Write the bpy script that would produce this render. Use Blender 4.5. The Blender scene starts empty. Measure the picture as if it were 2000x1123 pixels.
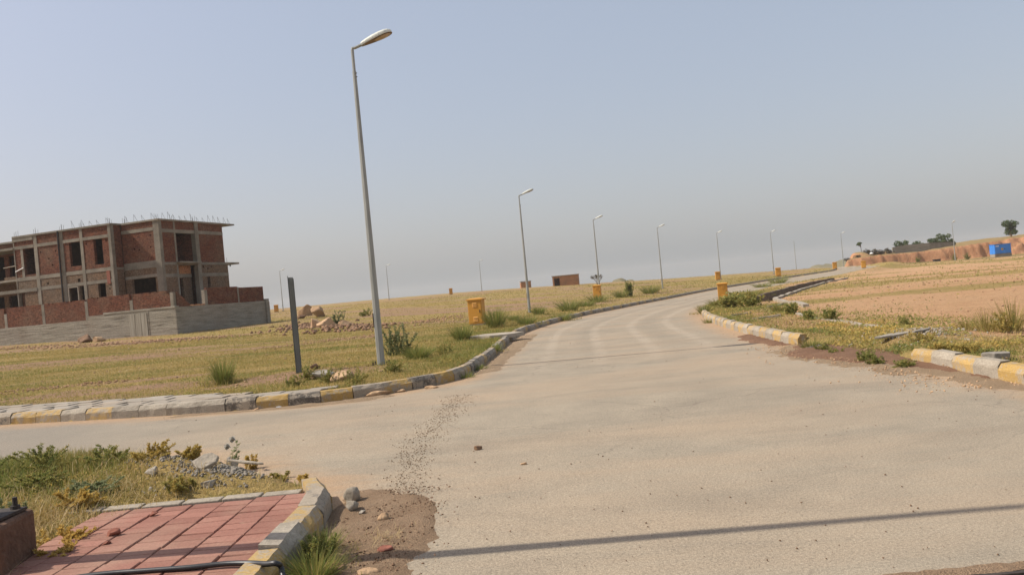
import bpy, bmesh, math, random
import numpy as np
from mathutils import Vector, Matrix, geometry, noise as mnoise

random.seed(7)
rng = np.random.default_rng(11)
S = bpy.context.scene
C = S.collection

# ------------------------------------------------------------------ camera
EYE = 1.65
ROLL = math.radians(5.3)
cam_d = bpy.data.cameras.new('camera')
cam_d.sensor_width = 36.0
cam_d.lens = 28.0
cam_d.clip_start = 0.05
cam_d.clip_end = 9000
cam = bpy.data.objects.new('camera', cam_d)
C.objects.link(cam)
cam.matrix_world = (Matrix.Translation((0, 0, EYE)) @ Matrix.Rotation(math.radians(90.06), 4, 'X') @ Matrix.Rotation(-ROLL, 4, 'Z'))
S.camera = cam

# ------------------------------------------------------------------ sky and sun
SUN_EL = math.radians(46)
TOWARD = math.radians(2)            # shadows fall to the right and a little towards the viewer
sun_vec = Vector((-math.cos(TOWARD) * math.cos(SUN_EL), math.sin(TOWARD) * math.cos(SUN_EL), math.sin(SUN_EL)))
world = bpy.data.worlds.new('World')
S.world = world
world.use_nodes = True
wn = world.node_tree
bg = wn.nodes['Background']
sky = wn.nodes.new('ShaderNodeTexSky')
sky.sky_type = 'NISHITA'
sky.sun_disc = False
sky.sun_elevation = SUN_EL
sky.sun_rotation = math.atan2(sun_vec.x, sun_vec.y)
sky.air_density = 1.5
sky.dust_density = 3.0
sky.ozone_density = 1.0
pale = wn.nodes.new('ShaderNodeMix'); pale.data_type = 'RGBA'; pale.blend_type = 'ADD'
pale.inputs['Factor'].default_value = 1.0
dim = wn.nodes.new('ShaderNodeMix'); dim.data_type = 'RGBA'; dim.blend_type = 'MULTIPLY'
dim.inputs['Factor'].default_value = 1.0
dim.inputs['B'].default_value = (0.535, 0.46, 0.545, 1)
pale.inputs['B'].default_value = (2.22, 2.56, 2.78, 1)       # even pale dust haze over the whole sky
wn.links.new(sky.outputs[0], dim.inputs['A'])
wn.links.new(dim.outputs['Result'], pale.inputs['A'])
wn.links.new(pale.outputs['Result'], bg.inputs['Color'])
bg.inputs['Strength'].default_value = 0.1
sun_d = bpy.data.lights.new('sun', 'SUN')
sun_d.energy = 4.2
sun_d.angle = math.radians(0.53)
sun_d.color = (1.0, 0.94, 0.84)
sun = bpy.data.objects.new('sun', sun_d)
C.objects.link(sun)
sun.location = (0, 0, 60)
sun.rotation_euler = (-sun_vec).to_track_quat('-Z', 'Y').to_euler()
S.view_settings.view_transform = 'Standard'
S.view_settings.look = 'None'
S.view_settings.exposure = 0.3
S.view_settings.gamma = 1.0
S.view_settings.use_curve_mapping = False
S.cycles.max_bounces = 6
S.cycles.volume_bounces = 1
S.cycles.use_denoising = True

# ------------------------------------------------------------------ materials
def link(nt, a, b): nt.links.new(a, b)

class NT:
    """small wrapper to write node trees tersely"""
    def __init__(s, name, rough=0.9, spec=0.25):
        s.m = bpy.data.materials.new(name); s.m.use_nodes = True
        s.t = s.m.node_tree; s.b = s.t.nodes['Principled BSDF']
        s.b.inputs['Roughness'].default_value = rough
        s.b.inputs['Specular IOR Level'].default_value = spec
    def n(s, kind, **kw):
        nd = s.t.nodes.new(kind)
        for k, v in kw.items():
            if hasattr(nd, k): setattr(nd, k, v)
            else: nd.inputs[k].default_value = v
        return nd
    def l(s, a, b): s.t.links.new(a, b)
    def pos(s, kind='world', scale=(1, 1, 1), rot=0.0):
        if kind == 'world':
            o = s.n('ShaderNodeNewGeometry').outputs['Position']
        else:
            o = s.n('ShaderNodeTexCoord').outputs['Object']
        mp = s.n('ShaderNodeMapping')
        mp.inputs['Scale'].default_value = scale
        mp.inputs['Rotation'].default_value = (0, 0, rot)
        s.l(o, mp.inputs['Vector'])
        return mp.outputs[0]
    def noise(s, vec, scale, detail=4, rough=0.6, dist=0.0):
        nd = s.n('ShaderNodeTexNoise', Scale=scale, Detail=detail, Roughness=rough, Distortion=dist)
        s.l(vec, nd.inputs['Vector']); return nd.outputs['Fac']
    def ramp(s, fac, stops):
        nd = s.n('ShaderNodeValToRGB'); s.l(fac, nd.inputs['Fac'])
        el = nd.color_ramp.elements
        while len(el) < len(stops): el.new(0.5)
        for e, (p, c) in zip(el, stops):
            e.position = p
            e.color = (c, c, c, 1) if isinstance(c, (int, float)) else (*c, 1)
        return nd.outputs['Color']
    def mix(s, fac, a, b, mode='MIX'):
        nd = s.n('ShaderNodeMix'); nd.data_type = 'RGBA'; nd.blend_type = mode
        for v, i in ((fac, 'Factor'), (a, 'A'), (b, 'B')):
            if isinstance(v, (int, float)):
                if i == 'Factor': nd.inputs[i].default_value = v
                else: nd.inputs[i].default_value = (v, v, v, 1)
            elif isinstance(v, tuple): nd.inputs[i].default_value = (*v, 1)
            else: s.l(v, nd.inputs[i])
        return nd.outputs['Result']
    def math(s, op, a, b=0.0):
        nd = s.n('ShaderNodeMath'); nd.operation = op
        for v, i in ((a, 0), (b, 1)):
            if isinstance(v, (int, float)): nd.inputs[i].default_value = v
            else: s.l(v, nd.inputs[i])
        return nd.outputs[0]
    def attr(s, name):
        nd = s.n('ShaderNodeAttribute'); nd.attribute_name = name; return nd.outputs['Fac']
    def rnd(s): return s.n('ShaderNodeObjectInfo').outputs['Random']
    def bump(s, h, strength=0.5, dist=0.02):
        nd = s.n('ShaderNodeBump', Strength=strength, Distance=dist)
        s.l(h, nd.inputs['Height']); s.l(nd.outputs[0], s.b.inputs['Normal'])
    def out(s, col):
        if isinstance(col, tuple): s.b.inputs['Base Color'].default_value = (*col, 1)
        else: s.l(col, s.b.inputs['Base Color'])
        return s.m

def simple(name, c0, c1, scale=3, rough=0.85, bump=0.3, bdist=0.01, fine=25, spec=0.25, metal=0.0, coords='object', vary=0.12):
    k = NT(name, rough, spec)
    p = k.pos(coords)
    n1 = k.noise(p, scale, 5); n2 = k.noise(p, fine, 3)
    col = k.mix(k.ramp(n1, [(0.3, 0.0), (0.7, 1.0)]), c0, c1)
    col = k.mix(0.5, col, k.ramp(n2, [(0.25, 0.55), (0.75, 1.35)]), 'MULTIPLY')
    if vary:
        v = k.math('ADD', k.math('MULTIPLY', k.rnd(), 2 * vary), 1 - vary)
        col = k.mix(1.0, col, v, 'MULTIPLY')
    k.b.inputs['Metallic'].default_value = metal
    if bump: k.bump(k.math('ADD', n1, n2), bump, bdist)
    return k.out(col)

M = {}
M['concrete'] = simple('concrete', (0.17, 0.148, 0.112), (0.29, 0.255, 0.20), 1.2, 0.9, 0.5, 0.02, 14)
M['kerb_concrete'] = simple('kerb_concrete', (0.27, 0.23, 0.175), (0.39, 0.335, 0.26), 5, 0.92, 0.6, 0.01, 40)
M['stone_tan'] = simple('stone_tan', (0.36, 0.22, 0.12), (0.50, 0.34, 0.20), 2.0, 0.92, 0.6, 0.05, 12)
M['stone_grey'] = simple('stone_grey', (0.23, 0.20, 0.16), (0.36, 0.32, 0.26), 5, 0.92, 0.6, 0.02, 30)
M['stone_brown'] = simple('stone_brown', (0.13, 0.075, 0.04), (0.25, 0.15, 0.09), 2.0, 0.92, 0.6, 0.05, 12)
M['brick_chip'] = simple('brick_chip', (0.20, 0.075, 0.05), (0.30, 0.12, 0.08), 8, 0.92, 0.5, 0.01, 40)
M['hose'] = simple('black_hose', (0.012, 0.012, 0.014), (0.03, 0.028, 0.026), 6, 0.42, 0.1, 0.003, 60, 0.5)
M['dark_post'] = simple('dark_post_steel', (0.075, 0.085, 0.08), (0.13, 0.14, 0.13), 3, 0.6, 0.1, 0.004, 30, 0.4)
M['bolt'] = simple('rusty_bolt', (0.035, 0.03, 0.028), (0.08, 0.06, 0.045), 10, 0.7, 0.1, 0.004, 60)
M['blue'] = simple('blue_paint', (0.03, 0.20, 0.62), (0.04, 0.24, 0.70), 1, 0.45, 0.05, 0.004, 8, 0.4)
M['white'] = simple('white_paint', (0.70, 0.70, 0.68), (0.80, 0.80, 0.78), 3, 0.6, 0, 0.0, 20)
M['black'] = simple('dark_plastic', (0.02, 0.02, 0.02), (0.05, 0.045, 0.04), 3, 0.7, 0.1, 0.01, 20)
M['orange_mark'] = simple('ochre_mark', (0.45, 0.28, 0.06), (0.5, 0.3, 0.07), 3, 0.7, 0, 0, 20)
M['paver_red'] = None
M['bark'] = simple('bark', (0.10, 0.07, 0.045), (0.18, 0.13, 0.09), 5, 0.95, 0.5, 0.02, 25)

def m_galv():
    k = NT('galvanised_steel', 0.55, 0.5)
    p = k.pos('object', (1, 1, 0.15))
    n1 = k.noise(p, 9, 5); n2 = k.noise(k.pos('object', (1, 1, 0.05)), 40, 2)
    col = k.mix(k.ramp(n1, [(0.35, 0.0), (0.65, 1.0)]), (0.25, 0.255, 0.23), (0.36, 0.36, 0.325))
    col = k.mix(k.ramp(n2, [(0.62, 0.0), (0.75, 0.6)]), col, (0.15, 0.14, 0.12))
    k.b.inputs['Metallic'].default_value = 0.25
    k.bump(n2, 0.1, 0.004)
    return k.out(col)
M['galv'] = m_galv()
M['lamp_shell'] = simple('lamp_shell', (0.50, 0.51, 0.45), (0.60, 0.61, 0.54), 4, 0.5, 0.05, 0.004, 20, 0.4)
M['lamp_under'] = simple('lamp_underside', (0.16, 0.11, 0.075), (0.22, 0.16, 0.11), 4, 0.7, 0.05, 0.004, 20, 0.3)
M['lamp_lens'] = simple('lamp_lens', (0.33, 0.24, 0.15), (0.38, 0.29, 0.20), 4, 0.25, 0.0, 0.004, 20, 0.5)

def m_cabinet():
    k = NT('amber_cabinet_paint', 0.5, 0.35)
    p = k.pos('object')
    n1 = k.noise(p, 2.0, 5); n2 = k.noise(k.pos('object', (1, 1, 0.25)), 12, 4)
    col = k.mix(n1, (0.52, 0.245, 0.03), (0.60, 0.295, 0.045))
    col = k.mix(k.ramp(n2, [(0.55, 0.0), (0.8, 0.55)]), col, (0.42, 0.22, 0.07))
    v = k.math('ADD', k.math('MULTIPLY', k.rnd(), 0.2), 0.9)
    col = k.mix(1.0, col, v, 'MULTIPLY')
    return k.out(col)
M['cabinet'] = m_cabinet()

def m_paint(name, paint, paint2, wear=0.5):
    k = NT(name, 0.85, 0.25)
    p = k.pos('world')
    n1 = k.noise(p, 6, 6, 0.7); n2 = k.noise(p, 45, 3); n3 = k.noise(p, 1.7, 3)
    con = k.mix(n3, (0.27, 0.225, 0.165), (0.38, 0.32, 0.245))
    pc = k.mix(n3, paint, paint2)
    f = k.ramp(k.math('ADD', k.math('MULTIPLY', n1, 0.75), k.math('MULTIPLY', n2, 0.25)), [(wear - 0.04, 1.0), (wear + 0.05, 0.0)])
    col = k.mix(f, con, pc)
    col = k.mix(0.55, col, k.ramp(n2, [(0.3, 0.6), (0.7, 1.25)]), 'MULTIPLY')
    col = k.mix(k.math('ADD', k.math('MULTIPLY', n3, 0.38), 0.0), col, (0.36, 0.285, 0.20))
    k.bump(k.math('ADD', n1, n2), 0.6, 0.008)
    return k.out(col)
M['kerb_yellow'] = m_paint('kerb_yellow_paint', (0.43, 0.26, 0.05), (0.38, 0.245, 0.08), 0.53)
M['kerb_yellow_worn'] = m_paint('kerb_yellow_worn', (0.46, 0.285, 0.07), (0.43, 0.285, 0.10), 0.50)
M['kerb_black'] = m_paint('kerb_black_paint', (0.05, 0.048, 0.045), (0.10, 0.092, 0.08), 0.50)
M['kerb_black_worn'] = m_paint('kerb_black_worn', (0.10, 0.095, 0.085), (0.17, 0.155, 0.135), 0.43)

def m_paver(name, a, b, dust):
    k = NT(name, 0.88, 0.25)
    p = k.pos('world')
    n1 = k.noise(p, 1.6, 5); n2 = k.noise(p, 60, 3); n3 = k.noise(p, 7, 5)
    v = k.rnd()
    col = k.mix(v, a, b)
    col = k.mix(k.ramp(n1, [(0.42, 0.0), (0.72, 0.55)]), col, dust)
    col = k.mix(0.6, col, k.ramp(n2, [(0.3, 0.7), (0.7, 1.2)]), 'MULTIPLY')
    col = k.mix(k.ramp(n3, [(0.62, 0.0), (0.75, 0.5)]), col, dust)
    k.bump(k.math('ADD', n2, n3), 0.4, 0.004)
    return k.out(col)
M['paver_red'] = m_paver('red_paver', (0.235, 0.105, 0.074), (0.32, 0.15, 0.108), (0.37, 0.245, 0.17))
M['paver_grey'] = m_paver('grey_paver', (0.27, 0.235, 0.185), (0.35, 0.305, 0.245), (0.36, 0.265, 0.175))

def m_brick(name, b1, b2, mortar, scale=1.0, stain=(0.2, 0.15, 0.1), stain_amt=0.5):
    k = NT(name, 0.95, 0.15)
    tc = k.n('ShaderNodeTexCoord').outputs['Object']
    sp = k.n('ShaderNodeSeparateXYZ'); k.l(tc, sp.inputs[0])
    cb = k.n('ShaderNodeCombineXYZ')
    k.l(k.math('ADD', sp.outputs['X'], sp.outputs['Y']), cb.inputs['X']); k.l(sp.outputs['Z'], cb.inputs['Y'])
    br = k.n('ShaderNodeTexBrick', Scale=1.0)
    br.inputs['Brick Width'].default_value = 0.23 * scale
    br.inputs['Row Height'].default_value = 0.085 * scale
    br.inputs['Mortar Size'].default_value = 0.010 * scale
    br.inputs['Mortar Smooth'].default_value = 0.2
    br.inputs['Bias'].default_value = -0.1
    br.inputs['Color1'].default_value = (*b1, 1); br.inputs['Color2'].default_value = (*b2, 1)
    br.inputs['Mortar'].default_value = (*mortar, 1)
    k.l(cb.outputs[0], br.inputs['Vector'])
    n1 = k.noise(tc, 0.7, 5); n2 = k.noise(tc, 9, 3)
    col = k.mix(k.ramp(n1, [(0.42, 0.0), (0.75, stain_amt)]), br.outputs['Color'], stain)
    col = k.mix(0.9, col, k.ramp(n2, [(0.3, 0.55), (0.7, 1.45)]), 'MULTIPLY')
    k.bump(k.math('ADD', k.math('MULTIPLY', br.outputs['Fac'], -1.0), k.math('MULTIPLY', n2, 0.7)), 0.9, 0.03)
    return k.out(col)
M['brick_red'] = m_brick('brick_red', (0.215, 0.075, 0.040), (0.125, 0.044, 0.028), (0.105, 0.07, 0.048))
M['brick_tan'] = m_brick('brick_weathered', (0.21, 0.12, 0.065), (0.16, 0.10, 0.06), (0.19, 0.155, 0.115), stain=(0.19, 0.155, 0.115), stain_amt=0.75)
M['brick_orange'] = m_brick('brick_orange', (0.58, 0.26, 0.115), (0.48, 0.21, 0.095), (0.42, 0.28, 0.17), 1.0)

def m_form():
    k = NT('board_marked_concrete', 0.92, 0.2)
    tc = k.n('ShaderNodeTexCoord').outputs['Object']
    mp = k.n('ShaderNodeMapping'); mp.inputs['Scale'].default_value = (0.55, 0.55, 5.0); k.l(tc, mp.inputs[0])
    n1 = k.noise(mp.outputs[0], 1.3, 4, 0.6, 0.3); n2 = k.noise(tc, 10, 4); n3 = k.noise(tc, 0.5, 4)
    col = k.mix(k.ramp(n1, [(0.3, 0.0), (0.7, 1.0)]), (0.22, 0.195, 0.15), (0.35, 0.315, 0.25))
    col = k.mix(k.ramp(n1, [(0.30, 0.75), (0.40, 0.0)]), col, (0.13, 0.11, 0.085))
    col = k.mix(k.ramp(n3, [(0.5, 0.0), (0.7, 0.45)]), col, (0.22, 0.17, 0.12))
    col = k.mix(0.6, col, k.ramp(n2, [(0.3, 0.7), (0.7, 1.25)]), 'MULTIPLY')
    k.bump(k.math('ADD', n1, k.math('MULTIPLY', n2, 0.4)), 0.8, 0.05)
    return k.out(col)
M['form'] = m_form()

def m_blade(name, stops, rough=0.75, transl=0.38):
    k = NT(name, rough, 0.2)
    col = k.ramp(k.attr('tint'), stops)
    k.out(col)
    tr = k.n('ShaderNodeBsdfTranslucent'); k.l(col, tr.inputs['Color'])
    ms = k.n('ShaderNodeMixShader'); ms.inputs[0].default_value = transl
    k.l(k.b.outputs[0], ms.inputs[1]); k.l(tr.outputs[0], ms.inputs[2])
    k.l(ms.outputs[0], k.t.nodes['Material Output'].inputs['Surface'])
    return k.m
# tint 0 = fresh green ... 1 = straw
M['grass'] = m_blade('grass_blades', [(0.0, (0.145, 0.195, 0.045)), (0.35, (0.23, 0.225, 0.06)), (0.6, (0.33, 0.255, 0.08)), (0.85, (0.47, 0.335, 0.125)), (1.0, (0.55, 0.43, 0.22))])
M['leaf'] = m_blade('weed_leaves', [(0.0, (0.115, 0.15, 0.04)), (0.5, (0.215, 0.235, 0.065)), (0.8, (0.35, 0.30, 0.09)), (1.0, (0.56, 0.39, 0.11))])
M['greyleaf'] = m_blade('grey_green_leaves', [(0.0, (0.12, 0.15, 0.06)), (0.5, (0.215, 0.24, 0.11)), (1.0, (0.33, 0.34, 0.18))])
M['treeleaf'] = m_blade('tree_leaves', [(0.0, (0.035, 0.06, 0.02)), (0.5, (0.08, 0.12, 0.04)), (1.0, (0.16, 0.19, 0.065))])
M['scrubleaf'] = m_blade('scrub_leaves', [(0.0, (0.035, 0.032, 0.02)), (0.5, (0.09, 0.075, 0.045)), (1.0, (0.17, 0.13, 0.08))])
M['flower'] = m_blade('yellow_flowers', [(0.0, (0.55, 0.40, 0.03)), (1.0, (0.62, 0.47, 0.06))])
M['seed'] = m_blade('pale_seed_down', [(0.0, (0.45, 0.42, 0.36)), (1.0, (0.66, 0.63, 0.56))])
M['straw'] = m_blade('straw', [(0.0, (0.40, 0.28, 0.12)), (1.0, (0.60, 0.47, 0.26))])
M['stem'] = simple('plant_stem', (0.14, 0.13, 0.05), (0.26, 0.22, 0.10), 8, 0.9, 0)

# ------------------------------------------------------------------ mesh helpers
class MB:
    def __init__(s): s.v = []; s.f = []; s.mi = []
    def add(s, vs, fs, mi=0):
        o = len(s.v); s.v += [tuple(p) for p in vs]; s.f += [tuple(i + o for i in f) for f in fs]; s.mi += [mi] * len(fs)
    def box(s, x0, x1, y0, y1, z0, z1, mi=0):
        s.add([(x0, y0, z0), (x1, y0, z0), (x1, y1, z0), (x0, y1, z0), (x0, y0, z1), (x1, y0, z1), (x1, y1, z1), (x0, y1, z1)],
              [(0, 3, 2, 1), (4, 5, 6, 7), (0, 1, 5, 4), (1, 2, 6, 5), (2, 3, 7, 6), (3, 0, 4, 7)], mi)
    def tube(s, pts, r, n=8, mi=0, cap=True):
        pts = [Vector(p) for p in pts]; rs = r if isinstance(r, (list, tuple)) else [r] * len(pts)
        vs = []; fs = []
        up0 = None
        for i, p in enumerate(pts):
            t = (pts[min(i + 1, len(pts) - 1)] - pts[max(i - 1, 0)]).normalized()
            a = Vector((0, 0, 1)) if abs(t.z) < 0.9 else Vector((1, 0, 0))
            u = t.cross(a).normalized() if up0 is None else (up0 - t * up0.dot(t)).normalized()
            up0 = u; w = t.cross(u)
            for j in range(n):
                an = 2 * math.pi * j / n
                vs.append(p + (u * math.cos(an) + w * math.sin(an)) * rs[i])
        for i in range(len(pts) - 1):
            for j in range(n):
                k = (j + 1) % n
                fs.append((i * n + j, i * n + k, (i + 1) * n + k, (i + 1) * n + j))
        if cap:
            fs.append(tuple(range(n - 1, -1, -1))); fs.append(tuple((len(pts) - 1) * n + j for j in range(n)))
        s.add(vs, fs, mi)
    def mesh(s, name, mats=(), smooth=False):
        me = bpy.data.meshes.new(name); me.from_pydata(s.v, [], s.f)
        for m in mats: me.materials.append(m)
        if len(mats) > 1: me.polygons.foreach_set('material_index', s.mi)
        if smooth: me.polygons.foreach_set('use_smooth', [True] * len(me.polygons))
        bm = bmesh.new(); bm.from_mesh(me); bmesh.ops.recalc_face_normals(bm, faces=bm.faces); bm.to_mesh(me); bm.free()
        return me
    def build(s, name, mat, parent=None, smooth=False, bevel=0.0):
        me = s.mesh(name, mat if isinstance(mat, (list, tuple)) else [mat], smooth)
        o = put(name, me, parent)
        if bevel:
            b = o.modifiers.new('bevel', 'BEVEL'); b.width = bevel; b.segments = 2; b.limit_method = 'ANGLE'
        return o

def put(name, me, parent=None, loc=None, rz=None):
    o = bpy.data.objects.new(name, me); C.objects.link(o)
    if parent is not None: o.parent = parent
    if loc is not None: o.location = loc
    if rz is not None: o.rotation_euler = (0, 0, rz)
    return o
def tag(o, label=None, cat=None, group=None, kind=None):
    if label: o['label'] = label
    if cat: o['category'] = cat
    if group: o['group'] = group
    if kind: o['kind'] = kind
    return o
def thing(name, label, cat, loc=(0, 0, 0), rz=0.0, group=None):
    e = bpy.data.objects.new(name, None); C.objects.link(e); e.location = loc; e.rotation_euler = (0, 0, rz)
    e.empty_display_size = 0.2
    return tag(e, label, cat, group)
def copy_tree(o, parent=None):
    c = o.copy(); C.objects.link(c)
    if parent is not None: c.parent = parent
    for ch in list(o.children): copy_tree(ch, c)
    return c

# ------------------------------------------------------------------ picture geometry -> place (used once, to read distances off the photograph)
F = 1556.0
def ray(px, py):
    u = px - 1000.0; v = 560.0 - py
    return (u * math.cos(ROLL) + v * math.sin(ROLL)) / F, (-u * math.sin(ROLL) + v * math.cos(ROLL)) / F
def P(px, py, d):
    x, z = ray(px, py); return Vector((x * d, d, EYE + z * d))
def G(px, py, z=0.0):
    x, s = ray(px, py); d = (z - EYE) / s; return (x * d, d)

# ------------------------------------------------------------------ terrain
def vnoise(x, y, seed=0):
    x = np.asarray(x, float); y = np.asarray(y, float)
    xi = np.floor(x).astype(np.int64); yi = np.floor(y).astype(np.int64); fx = x - xi; fy = y - yi
    def h(a, b):
        n = (a * 374761393 + b * 668265263 + seed * 974711) & 0xffffffff
        n = ((n ^ (n >> 13)) * 1274126177) & 0xffffffff
        return ((n ^ (n >> 16)) & 0xffff) / 65535.0
    ux = fx * fx * (3 - 2 * fx); uy = fy * fy * (3 - 2 * fy)
    return (h(xi, yi) * (1 - ux) + h(xi + 1, yi) * ux) * (1 - uy) + (h(xi, yi + 1) * (1 - ux) + h(xi + 1, yi + 1) * ux) * uy
def fbm(x, y, o=4, seed=0):
    s = 0.0; a = 0.5
    for i in range(o):
        s = s + a * vnoise(np.asarray(x) * 2 ** i + 17.3 * i, np.asarray(y) * 2 ** i + 9.1 * i, seed + i); a *= 0.5
    return s / (1 - 0.5 ** o)
def sst(a, b, x):
    t = np.clip((x - a) / (b - a), 0, 1); return t * t * (3 - 2 * t)

CP = np.array([
    (0, -20, 0), (-25, -20, 0), (25, -20, 0), (0, 0, 0), (-12, 0, 0), (12, 0, 0), (3, 10, 0), (3, 20, 0), (-8, 12, 0), (-2, 14, 0), (-25, 17, 0.1),
    (4, 35, -0.06), (9, 47, -0.2), (14, 60, -0.3), (24, 78, -0.36), (35, 97, -0.3), (45, 112, -0.22), (55, 130, -0.15), (61, 155, -0.1), (80, 165, -0.95), (100, 165, -1.1),
    (-5, 25, 0.08), (-14, 30, 0.2), (-12, 54, 0.45), (-22, 52, 0.55), (-40, 55, 0.85), (-60, 60, 1.0), (-33, 62, 0.72),
    (-39, 130, 1.2), (-25, 155, 1.4), (-7, 180, 1.55), (-70, 120, 1.4), (5, 150, 1.22), (15.4, 120, 0.68), (24, 125, 0.18), (32, 128, -0.18),
    (0, 70, 0.2), (-10, 95, 0.75), (10, 95, 0.15),
    (12, 20, -0.02), (20, 35, -0.15), (30, 60, -0.4), (50, 80, -0.7), (60, 110, -0.55), (80, 143, -0.95), (95, 145, -1.05), (115, 140, -1.1), (40, 40, -0.3), (70, 70, -0.8),
    (-150, 40, 1.5), (150, 40, -1.0), (-120, 180, 1.6), (150, 180, -1.0), (40, 200, 0.0), (0, 230, 1.5)], float)
def _tps(r2): return np.where(r2 > 0, r2 * np.log(np.maximum(r2, 1e-9)), 0.0)
def _fit():
    n = len(CP); X = CP[:, :2]
    A = np.zeros((n + 3, n + 3)); d = ((X[:, None] - X[None]) ** 2).sum(-1)
    A[:n, :n] = _tps(d) + np.eye(n) * 30.0
    A[:n, n] = 1; A[:n, n + 1:] = X; A[n, :n] = 1; A[n + 1:, :n] = X.T
    return np.linalg.solve(A, np.concatenate([CP[:, 2], np.zeros(3)]))
_W = _fit()
def base(x, y):
    x = np.asarray(x, float); y = np.asarray(y, float)
    sh = x.shape; xf = np.clip(x.ravel(), -160, 160); yf = np.clip(y.ravel(), -25, 230)
    out = np.full(xf.shape, _W[-3]) + _W[-2] * xf + _W[-1] * yf
    for i in range(len(CP)):
        out += _W[i] * _tps((xf - CP[i, 0]) ** 2 + (yf - CP[i, 1]) ** 2)
    out = out.reshape(sh)
    r = np.hypot(x, y)
    return out - 75.0 * sst(205, 900, r)       # the plateau falls away behind the ridge

LEFT = [(-60, 27.5), (-30, 19.6), (-16, 16.2), (-9.65, 14.66), (-8.27, 14.32), (-7.4, 14.08), (-6.0, 13.78), (-4.52, 13.58), (-3.36, 13.66), (-2.5, 13.95), (-1.9, 14.35), (-1.4, 14.9), (-1.08, 15.6),
        (-0.84, 17.25), (-0.62, 19.2), (-0.35, 22.5), (0.05, 26.9), (0.8, 31), (1.95, 35.4), (3.7, 40.8), (5.9, 46.5), (8.5, 53), (11.6, 60.2), (15.6, 69), (20, 77.9), (25, 86.2), (30.3, 94.2), (37.4, 103.6), (46, 116), (53, 130), (57.5, 146), (59.5, 165), (59.5, 195)]
RIGHT = [(5.72, -14), (5.72, -6), (5.72, 0), (5.72, 4), (5.72, 6.5), (5.74, 9.1), (5.83, 11.3), (5.72, 12.4), (5.5, 13.6), (5.5, 15.7), (5.58, 18.5), (5.8, 21.5), (6.12, 24.6), (6.75, 28.6), (7.7, 33.0), (9.1, 38.2), (11.3, 44.4), (14.2, 51.5), (17.6, 59), (21.6, 67.2), (26.2, 75.5), (31.2, 83.2), (36.4, 90.4), (43, 99.2), (51.4, 112), (58.6, 127.5), (63.4, 145), (65.5, 165), (65.5, 195)]
ISLE = [(-60, 18.2), (-30, 14.2), (-14, 11.3), (-9, 10.3), (-6.6, 9.95), (-5.4, 9.85), (-4.5, 9.55), (-3.7, 8.95), (-3.0, 8.2), (-2.4, 7.55), (-1.98, 7.12), (-1.72, 6.82), (-1.60, 6.4), (-1.56, 5.8), (-1.55, 5.0), (-1.55, 4.0), (-1.55, 2.8), (-1.55, 1.4), (-1.55, -1), (-1.55, -5), (-1.56, -14)]
def resample(pl, step):
    pts = [Vector((*pl[0], 0))]; out = [pts[0]]
    P_ = [Vector((*p, 0)) for p in pl]
    # catmull-rom through the control points, then even spacing
    dense = []
    for i in range(len(P_) - 1):
        p0 = P_[max(i - 1, 0)]; p1 = P_[i]; p2 = P_[i + 1]; p3 = P_[min(i + 2, len(P_) - 1)]
        n = max(2, int((p2 - p1).length / 0.15))
        for k in range(n):
            t = k / n
            dense.append(0.5 * ((2 * p1) + (p2 - p0) * t + (2 * p0 - 5 * p1 + 4 * p2 - p3) * t * t + (3 * p1 - p0 - 3 * p2 + p3) * t ** 3))
    dense.append(P_[-1])
    out = [dense[0]]; acc = 0.0; last = dense[0]
    for p in dense[1:]:
        d = (p - last).length
        while acc + d >= step:
            last = last + (p - last) * ((step - acc) / d); out.append(last.copy()); d = (p - last).length; acc = 0.0
        acc += d; last = p
    return out
edgeL = resample(LEFT, 0.55); edgeR = resample(RIGHT, 0.55); edgeI = resample(ISLE, 0.5)
road_poly = np.array([(p.x, p.y) for p in edgeL[::1]] + [(p.x, p.y) for p in edgeR[::-1]] + [(p.x, p.y) for p in edgeI[::-1]])
def seg_dist(x, y, poly, closed=True):
    x = np.asarray(x, float).ravel(); y = np.asarray(y, float).ravel()
    best = np.full(x.shape, 1e9); n = len(poly)
    inside = np.zeros(x.shape, bool)
    for i in range(n if closed else n - 1):
        ax, ay = poly[i]; bx, by = poly[(i + 1) % n]
        dx, dy = bx - ax, by - ay; L2 = dx * dx + dy * dy + 1e-12
        t = np.clip(((x - ax) * dx + (y - ay) * dy) / L2, 0, 1)
        best = np.minimum(best, (x - ax - t * dx) ** 2 + (y - ay - t * dy) ** 2)
        if closed:
            c = (ay > y) != (by > y)
            with np.errstate(divide='ignore', invalid='ignore'):
                inside ^= c & (x < dx * (y - ay) / (dy if dy else 1e-12) + ax)
    d = np.sqrt(best)
    return np.where(inside, -d, d) if closed else d
def road_dist(x, y):
    sh = np.shape(x); xf = np.asarray(x, float).ravel(); yf = np.asarray(y, float).ravel()
    # coarse outline far from it, exact near it
    d = seg_dist(xf, yf, road_poly[::6])
    near = np.abs(d) < 4
    if near.any(): d[near] = seg_dist(xf[near], yf[near], road_poly)
    return d.reshape(sh)
DRAIN = [(11.3, 36.5), (12.6, 39.5), (14.6, 44), (17.6, 50.5), (21.3, 58), (25.6, 66), (30.5, 74)]
drain_np = np.array([(p.x, p.y) for p in resample(DRAIN, 1.0)])
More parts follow.
